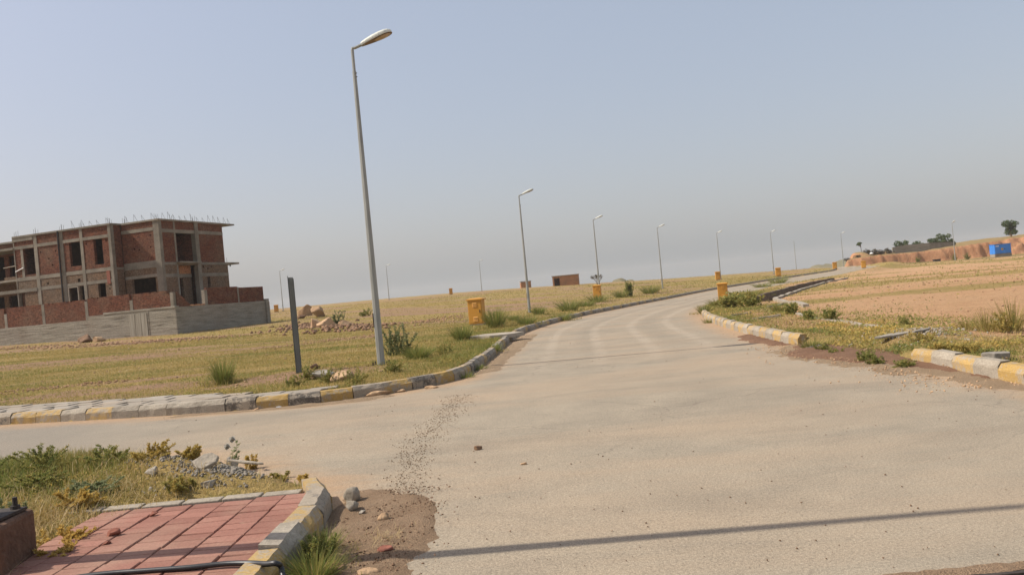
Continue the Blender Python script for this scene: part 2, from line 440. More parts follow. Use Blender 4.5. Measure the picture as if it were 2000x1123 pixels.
def mounds(x, y):
    g = lambda cx, cy, sx, sy, h: h * np.exp(-((x - cx) / sx) ** 2 - ((y - cy) / sy) ** 2)
    z = g(-3.35, 8.0, 0.75, 0.6, 0.16) + g(-5.3, 8.0, 1.7, 1.0, 0.10) + g(-2.75, 7.35, 0.5, 0.4, 0.05)
    z = z + g(-14, 54, 3.0, 2.0, 0.25) + g(-2.7, 17.0, 1.6, 1.2, 0.10) + g(-4.6, 17.8, 1.5, 1.0, 0.10)
    z = z + g(7.0, 14.2, 1.0, 1.2, 0.12) + g(-9.5, 40, 5, 1.0, 0.16)
    # grassy berm along the right of the road at the bend's far end
    z = z + 0.42 * np.exp(-((x - np.interp(y, [90, 99, 112, 127.5, 145], [36.4, 43, 51.4, 58.6, 63.4]) - 2.6) / 1.6) ** 2) * sst(84, 95, y) * (1 - sst(135, 150, y))
    return z
def ground(x, y, d=None):
    x = np.asarray(x, float); y = np.asarray(y, float)
    if d is None: d = road_dist(x, y)
    w = 0.16 + 1.3 * np.exp(-(((y - 13.9) / 1.3) ** 4)) * (x > 4) + 0.5 * np.exp(-(((x + 4) / 3.0) ** 4)) * (y > 8.0) * (y < 11.5)
    rise = sst(0.0, 1.0, d / w)
    z = base(x, y) - 0.05 + 0.19 * rise
    tile = (x > -3.6) & (x < -1.5) & (y < 6.75)
    z = np.where(tile & (d > 0), np.minimum(z, base(x, y) + 0.095), z)
    off = np.clip(d / 0.6, 0, 1) * np.where(tile, 0, 1)
    z = z + off * (mounds(x, y) + 0.05 * (fbm(x * 0.8, y * 0.8, 3, 3) - 0.5) + 0.045 * (fbm(x * 3.1, y * 3.1, 2, 5) - 0.5))
    # ploughed / graded ripples on the open plots
    open_ = np.clip((d - 2.5) / 4, 0, 1)
    z = z + open_ * 0.10 * (fbm(x * 0.12 + 3, y * 0.45, 3, 8) - 0.5)
    dd = np.full(np.shape(x), 99.0)
    box = (x > 9) & (x < 33) & (y > 34) & (y < 77)
    if np.any(box):
        dd[box] = seg_dist(x[box], y[box], drain_np, False)
    return z - 0.75 * (1 - sst(0.45, 0.62, dd))

def axis(parts):
    out = []
    for a, b, s in parts: out += list(np.arange(a, b, s))
    return np.array(out)
xs = np.concatenate([-np.geomspace(60, 1600, 22)[::-1], axis([(-59, -25, 1.0), (-25, -12, 0.4), (-12, 10, 0.16), (10, 36, 0.4), (36, 110, 0.9), (110, 150, 3)]), np.geomspace(151, 1600, 20)])
ys = np.concatenate([-np.geomspace(16, 1600, 14)[::-1], axis([(-15, 3, 1.0), (3, 26, 0.16), (26, 50, 0.3), (50, 90, 0.5), (90, 175, 0.9), (175, 260, 4)]), np.geomspace(262, 1600, 22)])
XX, YY = np.meshgrid(xs, ys)
DD = road_dist(XX, YY)
ZZ = ground(XX, YY, DD)
nx, ny = len(xs), len(ys)
BB = base(XX, YY)
def sampler(Z):
    def f(x, y):
        x = np.asarray(x, float); y = np.asarray(y, float)
        i = np.clip(np.searchsorted(xs, x) - 1, 0, nx - 2); j = np.clip(np.searchsorted(ys, y) - 1, 0, ny - 2)
        u = np.clip((x - xs[i]) / (xs[i + 1] - xs[i]), 0, 1); v = np.clip((y - ys[j]) / (ys[j + 1] - ys[j]), 0, 1)
        return (Z[j, i] * (1 - u) + Z[j, i + 1] * u) * (1 - v) + (Z[j + 1, i] * (1 - u) + Z[j + 1, i + 1] * u) * v
    return f
gzv = sampler(ZZ); bzv = sampler(BB); ddv = sampler(DD)
def gz(x, y): return float(gzv(x, y))
def bz(x, y): return float(bzv(x, y))
gv = np.stack([XX.ravel(), YY.ravel(), ZZ.ravel()], 1)
ii = (np.arange(ny - 1)[:, None] * nx + np.arange(nx - 1)[None]).ravel()
gf = np.stack([ii, ii + 1, ii + 1 + nx, ii + nx], 1)
def np_mesh(name, v, f, mats, attrs=None, smooth=False):
    me = bpy.data.meshes.new(name)
    k = f.shape[1]
    me.vertices.add(len(v)); me.vertices.foreach_set('co', np.ascontiguousarray(v, np.float32).ravel())
    me.loops.add(f.size); me.loops.foreach_set('vertex_index', np.ascontiguousarray(f, np.int32).ravel())
    me.polygons.add(len(f)); me.polygons.foreach_set('loop_start', np.arange(0, f.size, k, dtype=np.int32))
    if smooth: me.polygons.foreach_set('use_smooth', np.ones(len(f), bool))
    for m in mats: me.materials.append(m)
    for a, val in (attrs or {}).items():
        at = me.attributes.new(a, 'FLOAT', 'POINT'); at.data.foreach_set('value', np.ascontiguousarray(val, np.float32))
    me.update(calc_edges=True); me.validate()
    return me

# cover of the ground: how grassy, how red
def cover(x, y, d):
    left = sst(0.6, -0.6, (x - np.interp(y, [p[1] for p in LEFT[7:]], [p[0] for p in LEFT[7:]])))
    left = np.where(y < 12.5, 0, left)
    isle = ((x < -1.5) & (y < 12.5)).astype(float)
    rightm = (1 - left) * (1 - isle)
    near = np.exp(-np.clip(d, 0, 99) / 2.4)
    n = fbm(x * 0.11, y * 0.30, 4, 21)
    n2 = fbm(x * 0.5, y * 1.1, 3, 25)
    g_left = 0.54 + 0.95 * (n - 0.5) * 2 + 0.5 * np.exp(-((x + 3.6) / 3.5) ** 2 - ((y - 17) / 3.0) ** 2) + 0.45 * near + 0.5 * (fbm(x * 0.22, y * 0.95, 3, 29) - 0.5) * 2
    patch = sst(0.46, 0.66, fbm(x * 0.06 + 5, y * 0.16, 4, 31))
    far = sst(75, 130, y)
    g_right = 0.08 + 0.50 * patch + 0.65 * near + 0.30 * far + 0.45 * (n2 - 0.5)
    g_isle = 0.75 + 0.4 * (n2 - 0.5)
    return np.clip(left * g_left + isle * g_isle + rightm * g_right, 0, 1), left
GR, LEFTM = cover(XX, YY, DD)

def m_ground():
    k = NT('field_ground', 0.97, 0.1)
    pw = k.pos('world'); ps = k.pos('world', (0.22, 1.0, 1.0))
    n1 = k.noise(ps, 0.9, 6, 0.62); n2 = k.noise(pw, 2.6, 6, 0.65); n3 = k.noise(pw, 22, 4, 0.7); n4 = k.noise(ps, 0.16, 4)
    nv = k.noise(pw, 75, 2, 0.6)
    soil = k.mix(k.ramp(n2, [(0.3, 0.0), (0.7, 1.0)]), (0.44, 0.26, 0.135), (0.57, 0.365, 0.205))
    soil = k.mix(k.ramp(n4, [(0.35, 0.0), (0.7, 0.6)]), soil, (0.49, 0.265, 0.13))
    soil = k.mix(k.attr('leftside'), soil, k.mix(n2, (0.27, 0.165, 0.095), (0.37, 0.235, 0.14)))
    grs = k.mix(k.ramp(n1, [(0.3, 0.0), (0.7, 1.0)]), (0.285, 0.21, 0.075), (0.37, 0.255, 0.095))
    grs = k.mix(k.ramp(n2, [(0.48, 0.0), (0.7, 0.55)]), grs, (0.21, 0.20, 0.055))
    m = k.math('ADD', k.attr('grass'), k.math('MULTIPLY', k.math('SUBTRACT', n1, 0.5), 1.1))
    m = k.math('ADD', m, k.math('MULTIPLY', k.math('SUBTRACT', n2, 0.5), 0.5))
    m = k.ramp(m, [(0.32, 0.0), (0.62, 1.0)])
    col = k.mix(m, soil, grs)
    col = k.mix(0.75, col, k.ramp(n3, [(0.28, 0.55), (0.72, 1.4)]), 'MULTIPLY')
    col = k.mix(0.5, col, k.ramp(nv, [(0.3, 0.6), (0.7, 1.35)]), 'MULTIPLY')
    k.bump(k.math('ADD', k.math('MULTIPLY', n2, 1.8), k.math('ADD', n3, k.math('MULTIPLY', nv, 0.5))), 0.9, 0.055)
    return k.out(col)
M['ground'] = m_ground()
gme = np_mesh('ground', gv, gf, [M['ground']], {'grass': GR.ravel(), 'leftside': LEFTM.ravel()}, True)
ground_o = put('ground', gme); tag(ground_o, kind='structure')

# ------------------------------------------------------------------ road
def build_road():
    pts = [Vector((x, y)) for x, y in road_poly[::2]]
    nb = len(pts)
    inner = []
    for (x0, x1, y0, y1, s) in [(-14, 6, -6, 16, 0.7), (-60, -14, 10, 28, 2.0), (-1, 8, 16, 40, 0.8), (0, 110, 40, 170, 1.7)]:
        gx, gy = np.meshgrid(np.arange(x0, x1, s), np.arange(y0, y1, s))
        gx = gx + rng.uniform(-.2, .2, gx.shape) * s; gy = gy + rng.uniform(-.2, .2, gy.shape) * s
        d = road_dist(gx, gy)
        ok = d < -0.4
        inner += [Vector((a, b)) for a, b in zip(gx[ok], gy[ok])]
    edges = [(i, (i + 1) % nb) for i in range(nb)]
    vs, es, fs, *_ = geometry.delaunay_2d_cdt(pts + inner, edges, [], 1, 1e-4)
    v = np.array([(p.x, p.y) for p in vs])
    z = base(v[:, 0], v[:, 1]) + 0.006 * (fbm(v[:, 0] * .4, v[:, 1] * .4, 2, 77) - .5)
    f = np.array([t for t in fs if len(t) == 3])
    e1 = v[f[:, 1]] - v[f[:, 0]]; e2 = v[f[:, 2]] - v[f[:, 0]]
    flip = (e1[:, 0] * e2[:, 1] - e1[:, 1] * e2[:, 0]) < 0
    f[flip] = f[flip][:, ::-1]
    across = seg_dist(v[:, 0], v[:, 1], np.array([(p.x, p.y) for p in edgeL]), False)
    edge = -road_dist(v[:, 0], v[:, 1])
    return np_mesh('road', np.column_stack([v, z]), f, [M['road']], {'across': across, 'edge': edge}, True)
def m_road():
    k = NT('dusty_asphalt', 0.93, 0.15)
    pw = k.pos('world'); ps = k.pos('world', (0.3, 1.0, 1.0), 0.05)
    n1 = k.noise(ps, 0.55, 6, 0.62, 0.4); n2 = k.noise(pw, 1.3, 6, 0.6); n3 = k.noise(pw, 55, 3, 0.7); n4 = k.noise(ps, 2.2, 5, 0.7)
    nf = k.noise(pw, 150, 2, 0.6)
    grey = k.mix(k.ramp(n2, [(0.3, 0.0), (0.7, 1.0)]), (0.275, 0.232, 0.172), (0.35, 0.292, 0.213))
    dust = k.mix(n4, (0.375, 0.278, 0.183), (0.37, 0.29, 0.205))
    col = k.mix(k.ramp(n1, [(0.42, 0.0), (0.66, 0.85)]), grey, dust)
    # worn wheel tracks that follow the carriageway
    ac = k.attr('across')
    wv = k.math('SINE', k.math('ADD', k.math('MULTIPLY', ac, 3.1), k.math('MULTIPLY', n1, 1.4)))
    sp_ = k.n('ShaderNodeSeparateXYZ'); k.l(pw, sp_.inputs[0])
    lane = k.ramp(k.math('MULTIPLY', sp_.outputs['Y'], 0.02), [(0.28, 0.0), (0.42, 1.0)])      # the tracks only settle once past the junction
    tr = k.math('MULTIPLY', k.math('MULTIPLY', k.ramp(wv, [(0.45, 0.0), (0.95, 1.0)]), k.ramp(n1, [(0.35, 0.2), (0.65, 0.5)])), lane)
    col = k.mix(tr, col, (0.25, 0.21, 0.155))
    wv2 = k.math('SINE', k.math('ADD', k.math('MULTIPLY', ac, 5.2), k.math('MULTIPLY', n1, 1.6)))
    col = k.mix(k.math('MULTIPLY', k.math('MULTIPLY', k.ramp(wv2, [(0.55, 0.0), (0.98, 1.0)]), 0.42), lane), col, (0.43, 0.355, 0.265))
    grit = k.noise(ps, 0.8, 6, 0.7, 0.6)
    col = k.mix(k.ramp(grit, [(0.5, 0.0), (0.62, 0.35)]), col, (0.215, 0.18, 0.135))
    west = k.ramp(k.math('ADD', k.math('MULTIPLY', sp_.outputs['X'], -0.1), k.math('MULTIPLY', n1, 0.6)), [(0.72, 0.0), (1.0, 0.75)])
    col = k.mix(west, col, (0.235, 0.205, 0.165))
    # sand washed against the kerbs
    ed = k.math('ADD', k.attr('edge'), k.math('MULTIPLY', k.math('SUBTRACT', n4, 0.5), 1.4))
    col = k.mix(k.ramp(ed, [(0.12, 0.8), (0.75, 0.0)]), col, (0.40, 0.26, 0.15))
    ng = k.noise(pw, 30, 4, 0.8)
    col = k.mix(k.ramp(ng, [(0.58, 0.0), (0.68, 0.65)]), col, (0.15, 0.12, 0.09))
    col = k.mix(k.ramp(ng, [(0.30, 0.6), (0.40, 0.0)]), col, (0.50, 0.43, 0.335))
    # grit
    col = k.mix(0.7, col, k.ramp(n3, [(0.25, 0.55), (0.75, 1.4)]), 'MULTIPLY')
    col = k.mix(0.65, col, k.ramp(nf, [(0.25, 0.5), (0.75, 1.45)]), 'MULTIPLY')
    col = k.mix(k.ramp(n3, [(0.66, 0.0), (0.74, 0.55)]), col, (0.16, 0.125, 0.095))
    # hairline cracks
    vo = k.n('ShaderNodeTexVoronoi', Scale=0.42); vo.feature = 'DISTANCE_TO_EDGE'
    mpv = k.n('ShaderNodeMix'); mpv.data_type = 'RGBA'; mpv.blend_type = 'ADD'; mpv.inputs['Factor'].default_value = 0.6
    k.l(pw, mpv.inputs['A'])
    nn = k.n('ShaderNodeTexNoise', Scale=1.5, Detail=5); k.l(pw, nn.inputs['Vector']); k.l(nn.outputs['Color'], mpv.inputs['B'])
    k.l(mpv.outputs['Result'], vo.inputs['Vector'])
    ck = k.math('MULTIPLY', k.ramp(vo.outputs['Distance'], [(0.0, 1.0), (0.007, 0.0)]), k.ramp(n1, [(0.40, 0.45), (0.50, 0.0)]))
    col = k.mix(ck, col, (0.14, 0.11, 0.085))
    k.bump(k.math('ADD', k.math('ADD', n3, k.math('MULTIPLY', nf, 0.5)), k.math('MULTIPLY', n2, 1.5)), 0.5, 0.012)
    return k.out(col)
M['road'] = m_road()
road_o = put('road', build_road()); tag(road_o, kind='structure')

# ------------------------------------------------------------------ kerbs
def kerb_mesh(name, L, mat, h=0.20, w=0.17, seed=0):
    """one kerb stone: length along x, road side at y=0 facing -y, chamfered top front edge, slightly chipped"""
    r = random.Random(seed)
    g = 0.008
    prof = [(0.0, -0.12), (0.0, h * 0.62), (0.012, h * 0.72), (0.055, h), (w, h), (w, -0.12)]
    nseg = 5; vs = []
    for i in range(nseg + 1):
        x = -L / 2 + g + (L - 2 * g) * i / nseg
        for j, (a, b) in enumerate(prof):
            c = 1.0 if 0 < j < 4 else 0.0
            vs.append((x + (r.uniform(-.006, .006) if i in (0, nseg) else 0), a + c * r.uniform(-.006, .010), b + c * r.uniform(-.010, .004)))
    n = len(prof); fs = []
    for i in range(nseg):
        for j in range(n):
            k = (j + 1) % n
            fs.append((i * n + j, (i + 1) * n + j, (i + 1) * n + k, i * n + k))
    fs.append(tuple(range(n))); fs.append(tuple(nseg * n + j for j in range(n - 1, -1, -1)))
    mb = MB(); mb.add(vs, fs); return mb.mesh(name, [mat])
def lay_kerb(root, edge, i0, i1, cols, sides, L, h=0.20, single=True, jit=0.012, w=0.17):
    """stones on edge[i0..i1]; sides = +1 when the verge lies on the left of travel"""
    cache = {}
    stones = []
    for i in range(i0, i1):
        a, b = edge[i], edge[i + 1]
        t = (b - a)
        c = cols(i)
        if c is None: continue
        mid = (a + b) / 2
        key = (c, i % 3)
        if key not in cache: cache[key] = kerb_mesh('kerb_stone', L, M[c], h, w, i % 3 + 7)
        an = math.atan2(t.y, t.x) + (0 if sides > 0 else math.pi)
        z = bz(mid.x, mid.y) + random.uniform(-jit, jit)
        stones.append((key, mid, z, an + random.uniform(-.03, .03)))
    if single:
        for key, mid, z, an in stones:
            o = put('kerb_stone', cache[key], root, (mid.x, mid.y, z), an)
            o.rotation_euler = (random.uniform(-.03, .03), random.uniform(-.015, .015), an)
    else:
        vs = []; fs = []; mi = []; mats = []
        for key, mid, z, an in stones:
            me = cache[key]; m = me.materials[0]
            if m not in mats: mats.append(m)
            T = Matrix.Translation((mid.x, mid.y, z)) @ Matrix.Rotation(an, 4, 'Z'); o = len(vs)
            vs += [T @ v.co for v in me.vertices]; fs += [tuple(k + o for k in p.vertices) for p in me.polygons]; mi += [mats.index(m)] * len(me.polygons)
        mb = MB(); mb.v = [tuple(v) for v in vs]; mb.f = fs; mb.mi = mi
        o = mb.build('kerb_stones_far', mats, root); o['kind'] = 'stuff'
kl = bpy.data.objects.new('kerb_left', None); C.objects.link(kl); kl['kind'] = 'structure'
def near_i(edge, x, y): return min(range(len(edge)), key=lambda i: (edge[i].x - x) ** 2 + (edge[i].y - y) ** 2)
iA = near_i(edgeL, -9.7, 14.7)
seqL = ['kerb_black_worn', 'kerb_yellow', 'kerb_yellow_worn', 'kerb_concrete', 'kerb_yellow_worn', 'kerb_concrete', 'kerb_concrete', 'kerb_concrete', 'kerb_concrete', 'kerb_black', 'kerb_yellow', 'kerb_black', 'kerb_yellow', 'kerb_black_worn', 'kerb_yellow_worn', 'kerb_black', 'kerb_yellow', 'kerb_black_worn', 'kerb_yellow_worn', 'kerb_black']
def colL(i):
    j = i - iA
    if j < 0: return ['kerb_concrete', 'kerb_yellow_worn', 'kerb_black_worn'][i % 3]
    if j < len(seqL): return seqL[j]
    if edgeL[i].y < 60: return ['kerb_yellow_worn', 'kerb_black_worn', 'kerb_concrete', 'kerb_black'][(i * 7) % 4]
    return ['kerb_black_worn', 'kerb_concrete'][i % 2]
iB = near_i(edgeL, 1.9, 35.2)
lay_kerb(kl, edgeL, iA - 16, iB, colL, 1, 0.55)
lay_kerb(kl, edgeL, iB, len(edgeL) - 1, colL, 1, 0.55, single=False)
kr = bpy.data.objects.new('kerb_right', None); C.objects.link(kr); kr['kind'] = 'structure'
def colR(i):
    p = edgeR[i]
    if 11.35 < p.y < 15.6 or 33.2 < p.y < 36.5: return None
    if p.y < 34: return ['kerb_yellow_worn', 'kerb_concrete', 'kerb_yellow', 'kerb_concrete'][i % 4] if p.y < 20 else ['kerb_yellow_worn', 'kerb_concrete'][i % 2]
    return 'kerb_concrete'
iC = near_i(edgeR, 7.7, 33.4)
lay_kerb(kr, edgeR, near_i(edgeR, 5.72, 5.0), iC, colR, -1, 0.55, h=0.22)
lay_kerb(kr, edgeR, iC, len(edgeR) - 1, colR, -1, 0.55, h=0.12, single=False)
ki = bpy.data.objects.new('kerb_corner', None); C.objects.link(ki); ki['kind'] = 'structure'
def colI(i):
    p = edgeI[i]
    if p.x < -1.9: return None
    return ['kerb_yellow_worn', 'kerb_black_worn', 'kerb_yellow_worn', 'kerb_concrete'][i % 4]
j0 = near_i(edgeI, -1.85, 6.98)
lay_kerb(ki, edgeI, j0, near_i(edgeI, -1.55, 2.6), colI, -1, 0.5, h=0.19, w=0.18)

# ------------------------------------------------------------------ pavements
pv = bpy.data.objects.new('pavement_red', None); C.objects.link(pv); pv['kind'] = 'structure'
mb = MB(); mb.box(-3.45, -1.73, 2.4, 6.72, -0.05, 0.118)
mb.build('pavement_bed', simple('joint_sand', (0.16, 0.10, 0.07), (0.24, 0.16, 0.11), 8, 0.95, 0.4, 0.01, 50, coords='world'), pv)
def slab_mesh(name, lx, ly, h, mat, bev=0.006, seed=0):
    r = random.Random(seed); mb = MB()
    a, b = lx / 2, ly / 2; e = bev
    q = lambda s: s + r.uniform(-.0025, .0025)
    lo = [(-a, -b, -h), (a, -b, -h), (a, b, -h), (-a, b, -h)]
    md = [(q(-a), q(-b), -e), (q(a), q(-b), -e), (q(a), q(b), -e), (q(-a), q(b), -e)]
    tp = [(-a + e, -b + e, 0), (a - e, -b + e, 0), (a - e, b - e, 0), (-a + e, b - e, 0)]
    fs = [(8, 9, 10, 11)]
    for i in range(4):
        k = (i + 1) % 4
        fs += [(i, k, 4 + k, 4 + i), (4 + i, 4 + k, 8 + k, 8 + i)]
    mb.add(lo + md + tp, fs); return mb.mesh(name, [mat])
pm = [slab_mesh('paver', 0.238, 0.140, 0.06, M['paver_red'], 0.005, s) for s in range(4)]
for c in range(7):
    x0 = -1.86 - 0.25 * c
    for r_ in range(28):
        y = 2.75 + 0.1455 * r_ + (0.03 if c % 2 else 0)
        if y > 6.52 - 0.02 * c: continue
        if y < 4.0 and c > 5: continue
        o = put('paver', random.choice(pm), pv, (x0 + random.uniform(-.003, .003), y, 0.148 + random.uniform(-.003, .003) + 0.006 * math.sin(x0 * 3 + y * 2)), random.uniform(-.012, .012))
        o.rotation_euler.x = random.uniform(-.012, .012); o.rotation_euler.y = random.uniform(-.012, .012)
mb = MB()
for i in range(6):
    x = -1.9 - 0.33 * i
    mb.box(x - 0.31, x, 6.55, 6.68, -0.02, 0.145 + random.uniform(-.006, .006))
mb.build('edge_strip', M['kerb_concrete'], pv, bevel=0.008)
pg = bpy.data.objects.new('pavement_grey', None); C.objects.link(pg); pg['kind'] = 'structure'
gm = [slab_mesh('paver', 0.50, 0.29, 0.07, M['paver_grey'], 0.008, s) for s in range(4)]
for i in range(iA - 14, near_i(edgeL, -3.6, 13.6)):
    a, b = edgeL[i], edgeL[i + 1]; t = (b - a).normalized(); n = Vector((-t.y, t.x, 0)); an = math.atan2(t.y, t.x)
    rows = 4 if a.x < -6.4 else (3 if a.x < -5.2 else 2)
    for r_ in range(rows):
        if random.random() < 0.05: continue
        p = (a + b) / 2 + n * (0.33 + 0.305 * r_) + t * (0.26 * (r_ % 2))
        o = put('paver', random.choice(gm), pg, (p.x, p.y, bz(p.x, p.y) + 0.185 + random.uniform(-.008, .008)), an + random.uniform(-.03, .03))
        o.rotation_euler.x = random.uniform(-.02, .02); o.rotation_euler.y = random.uniform(-.02, .02)

# ------------------------------------------------------------------ soil lying on the road and verges
def m_dirt(name, a, b, c):
    k = NT(name, 0.97, 0.08)
    pw = k.pos('world')
    n1 = k.noise(pw, 3, 6, 0.65); n2 = k.noise(pw, 40, 4, 0.7); n3 = k.noise(pw, 120, 2, 0.7)
    col = k.mix(k.ramp(n1, [(0.3, 0.0), (0.7, 1.0)]), a, b)
    col = k.mix(k.ramp(n2, [(0.6, 0.0), (0.75, 0.7)]), col, c)
    col = k.mix(0.8, col, k.ramp(n3, [(0.25, 0.45), (0.75, 1.5)]), 'MULTIPLY')
    k.bump(k.math('ADD', n1, k.math('ADD', n2, n3)), 1.0, 0.03)
    return k.out(col)
M['dirt'] = m_dirt('brown_soil', (0.31, 0.205, 0.125), (0.42, 0.29, 0.185), (0.21, 0.135, 0.085))
M['dirt_red'] = m_dirt('red_brown_soil', (0.24, 0.135, 0.085), (0.33, 0.195, 0.12), (0.16, 0.095, 0.06))
M['sand'] = m_dirt('washed_sand', (0.37, 0.26, 0.16), (0.43, 0.31, 0.20), (0.30, 0.21, 0.13))
def soil_sheet(name, poly, mat, h=0.03, step=0.06, edge=0.25, rough=0.5, seed=1, low=-0.02, on_road=True):
    p = np.array(poly); x0, y0 = p.min(0) - 0.3; x1, y1 = p.max(0) + 0.3
    gx, gy = np.meshgrid(np.arange(x0, x1, step), np.arange(y0, y1, step))
    d = seg_dist(gx, gy, p).reshape(gx.shape)
    n = fbm(gx * 2.2, gy * 2.2, 4, seed); nf = fbm(gx * 9, gy * 9, 3, seed + 9)
    z = low + (h - low) * sst(0.12, -edge, d + (n - 0.5) * rough) + (nf - 0.5) * 0.03 * sst(0.30, -0.1, d)
    b = base(gx, gy) if on_road else ground(gx, gy)
    keep = z.ravel() > low - 0.02
    v = np.stack([gx.ravel(), gy.ravel(), (b + z).ravel()], 1)
    ny_, nx_ = gx.shape
    i = (np.arange(ny_ - 1)[:, None] * nx_ + np.arange(nx_ - 1)[None]).ravel()
    f = np.stack([i, i + 1, i + 1 + nx_, i + nx_], 1)
    f = f[keep[f].any(1)]
    used = np.unique(f); re = np.zeros(len(v), int); re[used] = np.arange(len(used))
    o = put(name, np_mesh(name, v[used], re[f], [mat], None, True)); o['kind'] = 'structure'
    return o
soil_sheet('dirt_patch', [(-1.62, 7.0), (-1.40, 7.12), (-1.05, 6.75), (-0.80, 6.35), (-0.74, 5.9), (-0.66, 5.5), (-0.72, 5.0), (-0.70, 4.6), (-0.85, 4.0), (-1.6, 3.6)], M['dirt'], 0.022, 0.03, 0.16, 0.30, 3)
soil_sheet('dirt_spill', [(5.9, 16.3), (5.3, 15.6), (4.75, 14.7), (4.65, 14.0), (4.85, 13.2), (5.15, 12.4), (5.45, 11.4), (5.6, 10.2), (5.75, 8.8), (6.4, 9), (6.6, 12.5), (6.6, 15)], M['dirt_red'], 0.05, 0.06, 0.45, 0.35, 7)
soil_sheet('spill_dusting', [(5.9, 16.6), (5.2, 16.0), (4.6, 15.0), (4.45, 14.0), (4.65, 12.9), (5.0, 11.4), (5.25, 9.8), (5.45, 8.2), (6.2, 8.2), (6.2, 12.5), (6.2, 16)], M['sand'], 0.012, 0.06, 0.4, 0.7, 17, low=-0.012)
soil_sheet('kerb_silt', [(5.75, 19.6), (5.3, 19.2), (5.0, 17.6), (5.15, 16.2), (5.6, 15.8)], M['dirt_red'], 0.03, 0.06, 0.2, 0.35, 8)
soil_sheet('kerb_silt', [(-1.15, 15.4), (-0.45, 16.2), (-0.05, 19.5), (0.45, 24), (0.75, 27), (0.1, 27), (-0.7, 19), (-0.95, 16.6)], M['sand'], 0.025, 0.08, 0.2, 0.35, 9)
soil_sheet('kerb_silt', [(-5.8, 13.75), (-4.5, 13.52), (-3.3, 13.6), (-2.4, 13.95), (-2.0, 13.7), (-2.6, 13.35), (-4.0, 13.2), (-6.0, 13.5)], M['sand'], 0.022, 0.06, 0.12, 0.22, 10)

# ------------------------------------------------------------------ scattered stones, gravel, clods
def stone_np(seed, sub=1, cuts=7, flat=0.7, lo=0.5, hi=0.85):
    r = random.Random(seed); bm = bmesh.new(); bmesh.ops.create_icosphere(bm, subdivisions=sub, radius=1.0)
    pl = []
    for _ in range(cuts):
        n = Vector((r.gauss(0, 1), r.gauss(0, 1), r.gauss(0, 1))).normalized(); pl.append((n, r.uniform(lo, hi)))
    for v in bm.verts:
        for n, d in pl:
            e = v.co.dot(n) - d
            if e > 0: v.co -= n * e
        v.co.z *= flat
    vs = np.array([v.co[:] for v in bm.verts]); fs = np.array([[v.index for v in f.verts] for f in bm.faces]); bm.free()
    return vs, fs
_chips = [stone_np(s, 1, 8, .75, .3, .75) for s in range(8)]
def stones(name, pts, sizes, mat, kind='stuff', tilt=0.3, label=None):
    V_, F_ = [], []; o = 0
    for (x, y, z), s in zip(pts, sizes):
        vs, fs = _chips[random.randrange(8)]
        R_ = (Matrix.Rotation(random.uniform(0, 6.28), 3, 'Z') @ Matrix.Rotation(random.gauss(0, tilt), 3, 'X'))
        sc = np.array([random.uniform(.7, 1.2), random.uniform(.7, 1.2), random.uniform(.6, 1.0)]) * s
        v = (vs * sc) @ np.array(R_).T + np.array([x, y, z + s * 0.25])
        V_.append(v); F_.append(fs + o); o += len(v)
    ob = put(name, np_mesh(name, np.concatenate(V_), np.concatenate(F_), [mat])); ob['kind'] = kind
    if label: ob['label'] = label
    return ob
def scatter(n, fx, fy, zfun):
    return [(x, y, zfun(x, y)) for x, y in ((fx(), fy()) for _ in range(n))]
# grit scattered over the road
pts = []
while len(pts) < 1000:
    y = 4.2 + 22 * random.random() ** 1.6; x = random.uniform(-6, 5.6) if y > 9 else random.uniform(-1.4, 5.6)
    if y > 15 and x < 0: continue
    pts.append((x, y, bz(x, y) + 0.004))
stones('road_grit', pts, [random.choice([.002, .003, .003, .004, .005, .008]) * (1 + p[1] / 25) for p in pts], M['stone_brown'], label='small loose grit scattered over the tan road')
# line of debris down the middle of the junction
pts = []
for _ in range(2600):
    t = random.random(); y = 6.0 + 7.0 * t ** 1.2; x = -1.0 - 0.25 * math.sin(t * 5) * t - 0.25 * t + random.gauss(0, 0.10 + 0.06 * t)
    pts.append((x, y, bz(x, y) + 0.004))
stones('debris_line', pts, [random.choice([.003, .004, .005, .007, .010]) for p in pts], M['dirt'], label='line of crumbly brown debris lying along the junction')
pts = scatter(1600, lambda: random.gauss(-1.08, .2), lambda: random.uniform(4.1, 6.9), lambda x, y: bz(x, y) + 0.018)
stones('dirt_pebbles', pts, [random.choice([.003, .004, .005, .006, .009, .013]) for p in pts], M['stone_brown'], label='pebbles in the brown soil beside the corner kerb')
pts = scatter(1100, lambda: random.gauss(5.25, .42), lambda: random.uniform(9, 16), lambda x, y: gz(x, y) + 0.05 if x > 5.3 else bz(x, y) + 0.03)
stones('spill_pebbles', pts, [random.choice([.006, .008, .010, .014, .022]) for p in pts], M['stone_tan'], label='pebbles in the red brown soil spilling onto the road')
# gravel heap on the corner mound, and the grey one on the right verge
pts = [(x, y, gz(x, y)) for x, y in [(random.gauss(-3.45, .34), random.gauss(8.12, .17)) for _ in range(800)] + [(-2.75 + random.gauss(0, .28), 7.55 + random.gauss(0, .14)) for _ in range(900)] + [(random.uniform(-3.4, -2.4), random.uniform(6.85, 7.6)) for _ in range(140)]]
stones('gravel_heap', pts, [random.choice([.010, .013, .016, .022, .03]) for p in pts], M['stone_grey'], tilt=1.0, label='grey gravel heap on the weedy corner mound')
pts = [(x, y, gz(x, y)) for x, y in [(7.0 + random.gauss(0, .45), 14.0 + random.gauss(0, .55)) for _ in range(520)]]
stones('gravel_heap', pts, [random.choice([.014, .018, .024, .03, .04]) for p in pts], M['stone_grey'], tilt=1.0, label='pale grey gravel strewn on the right verge')
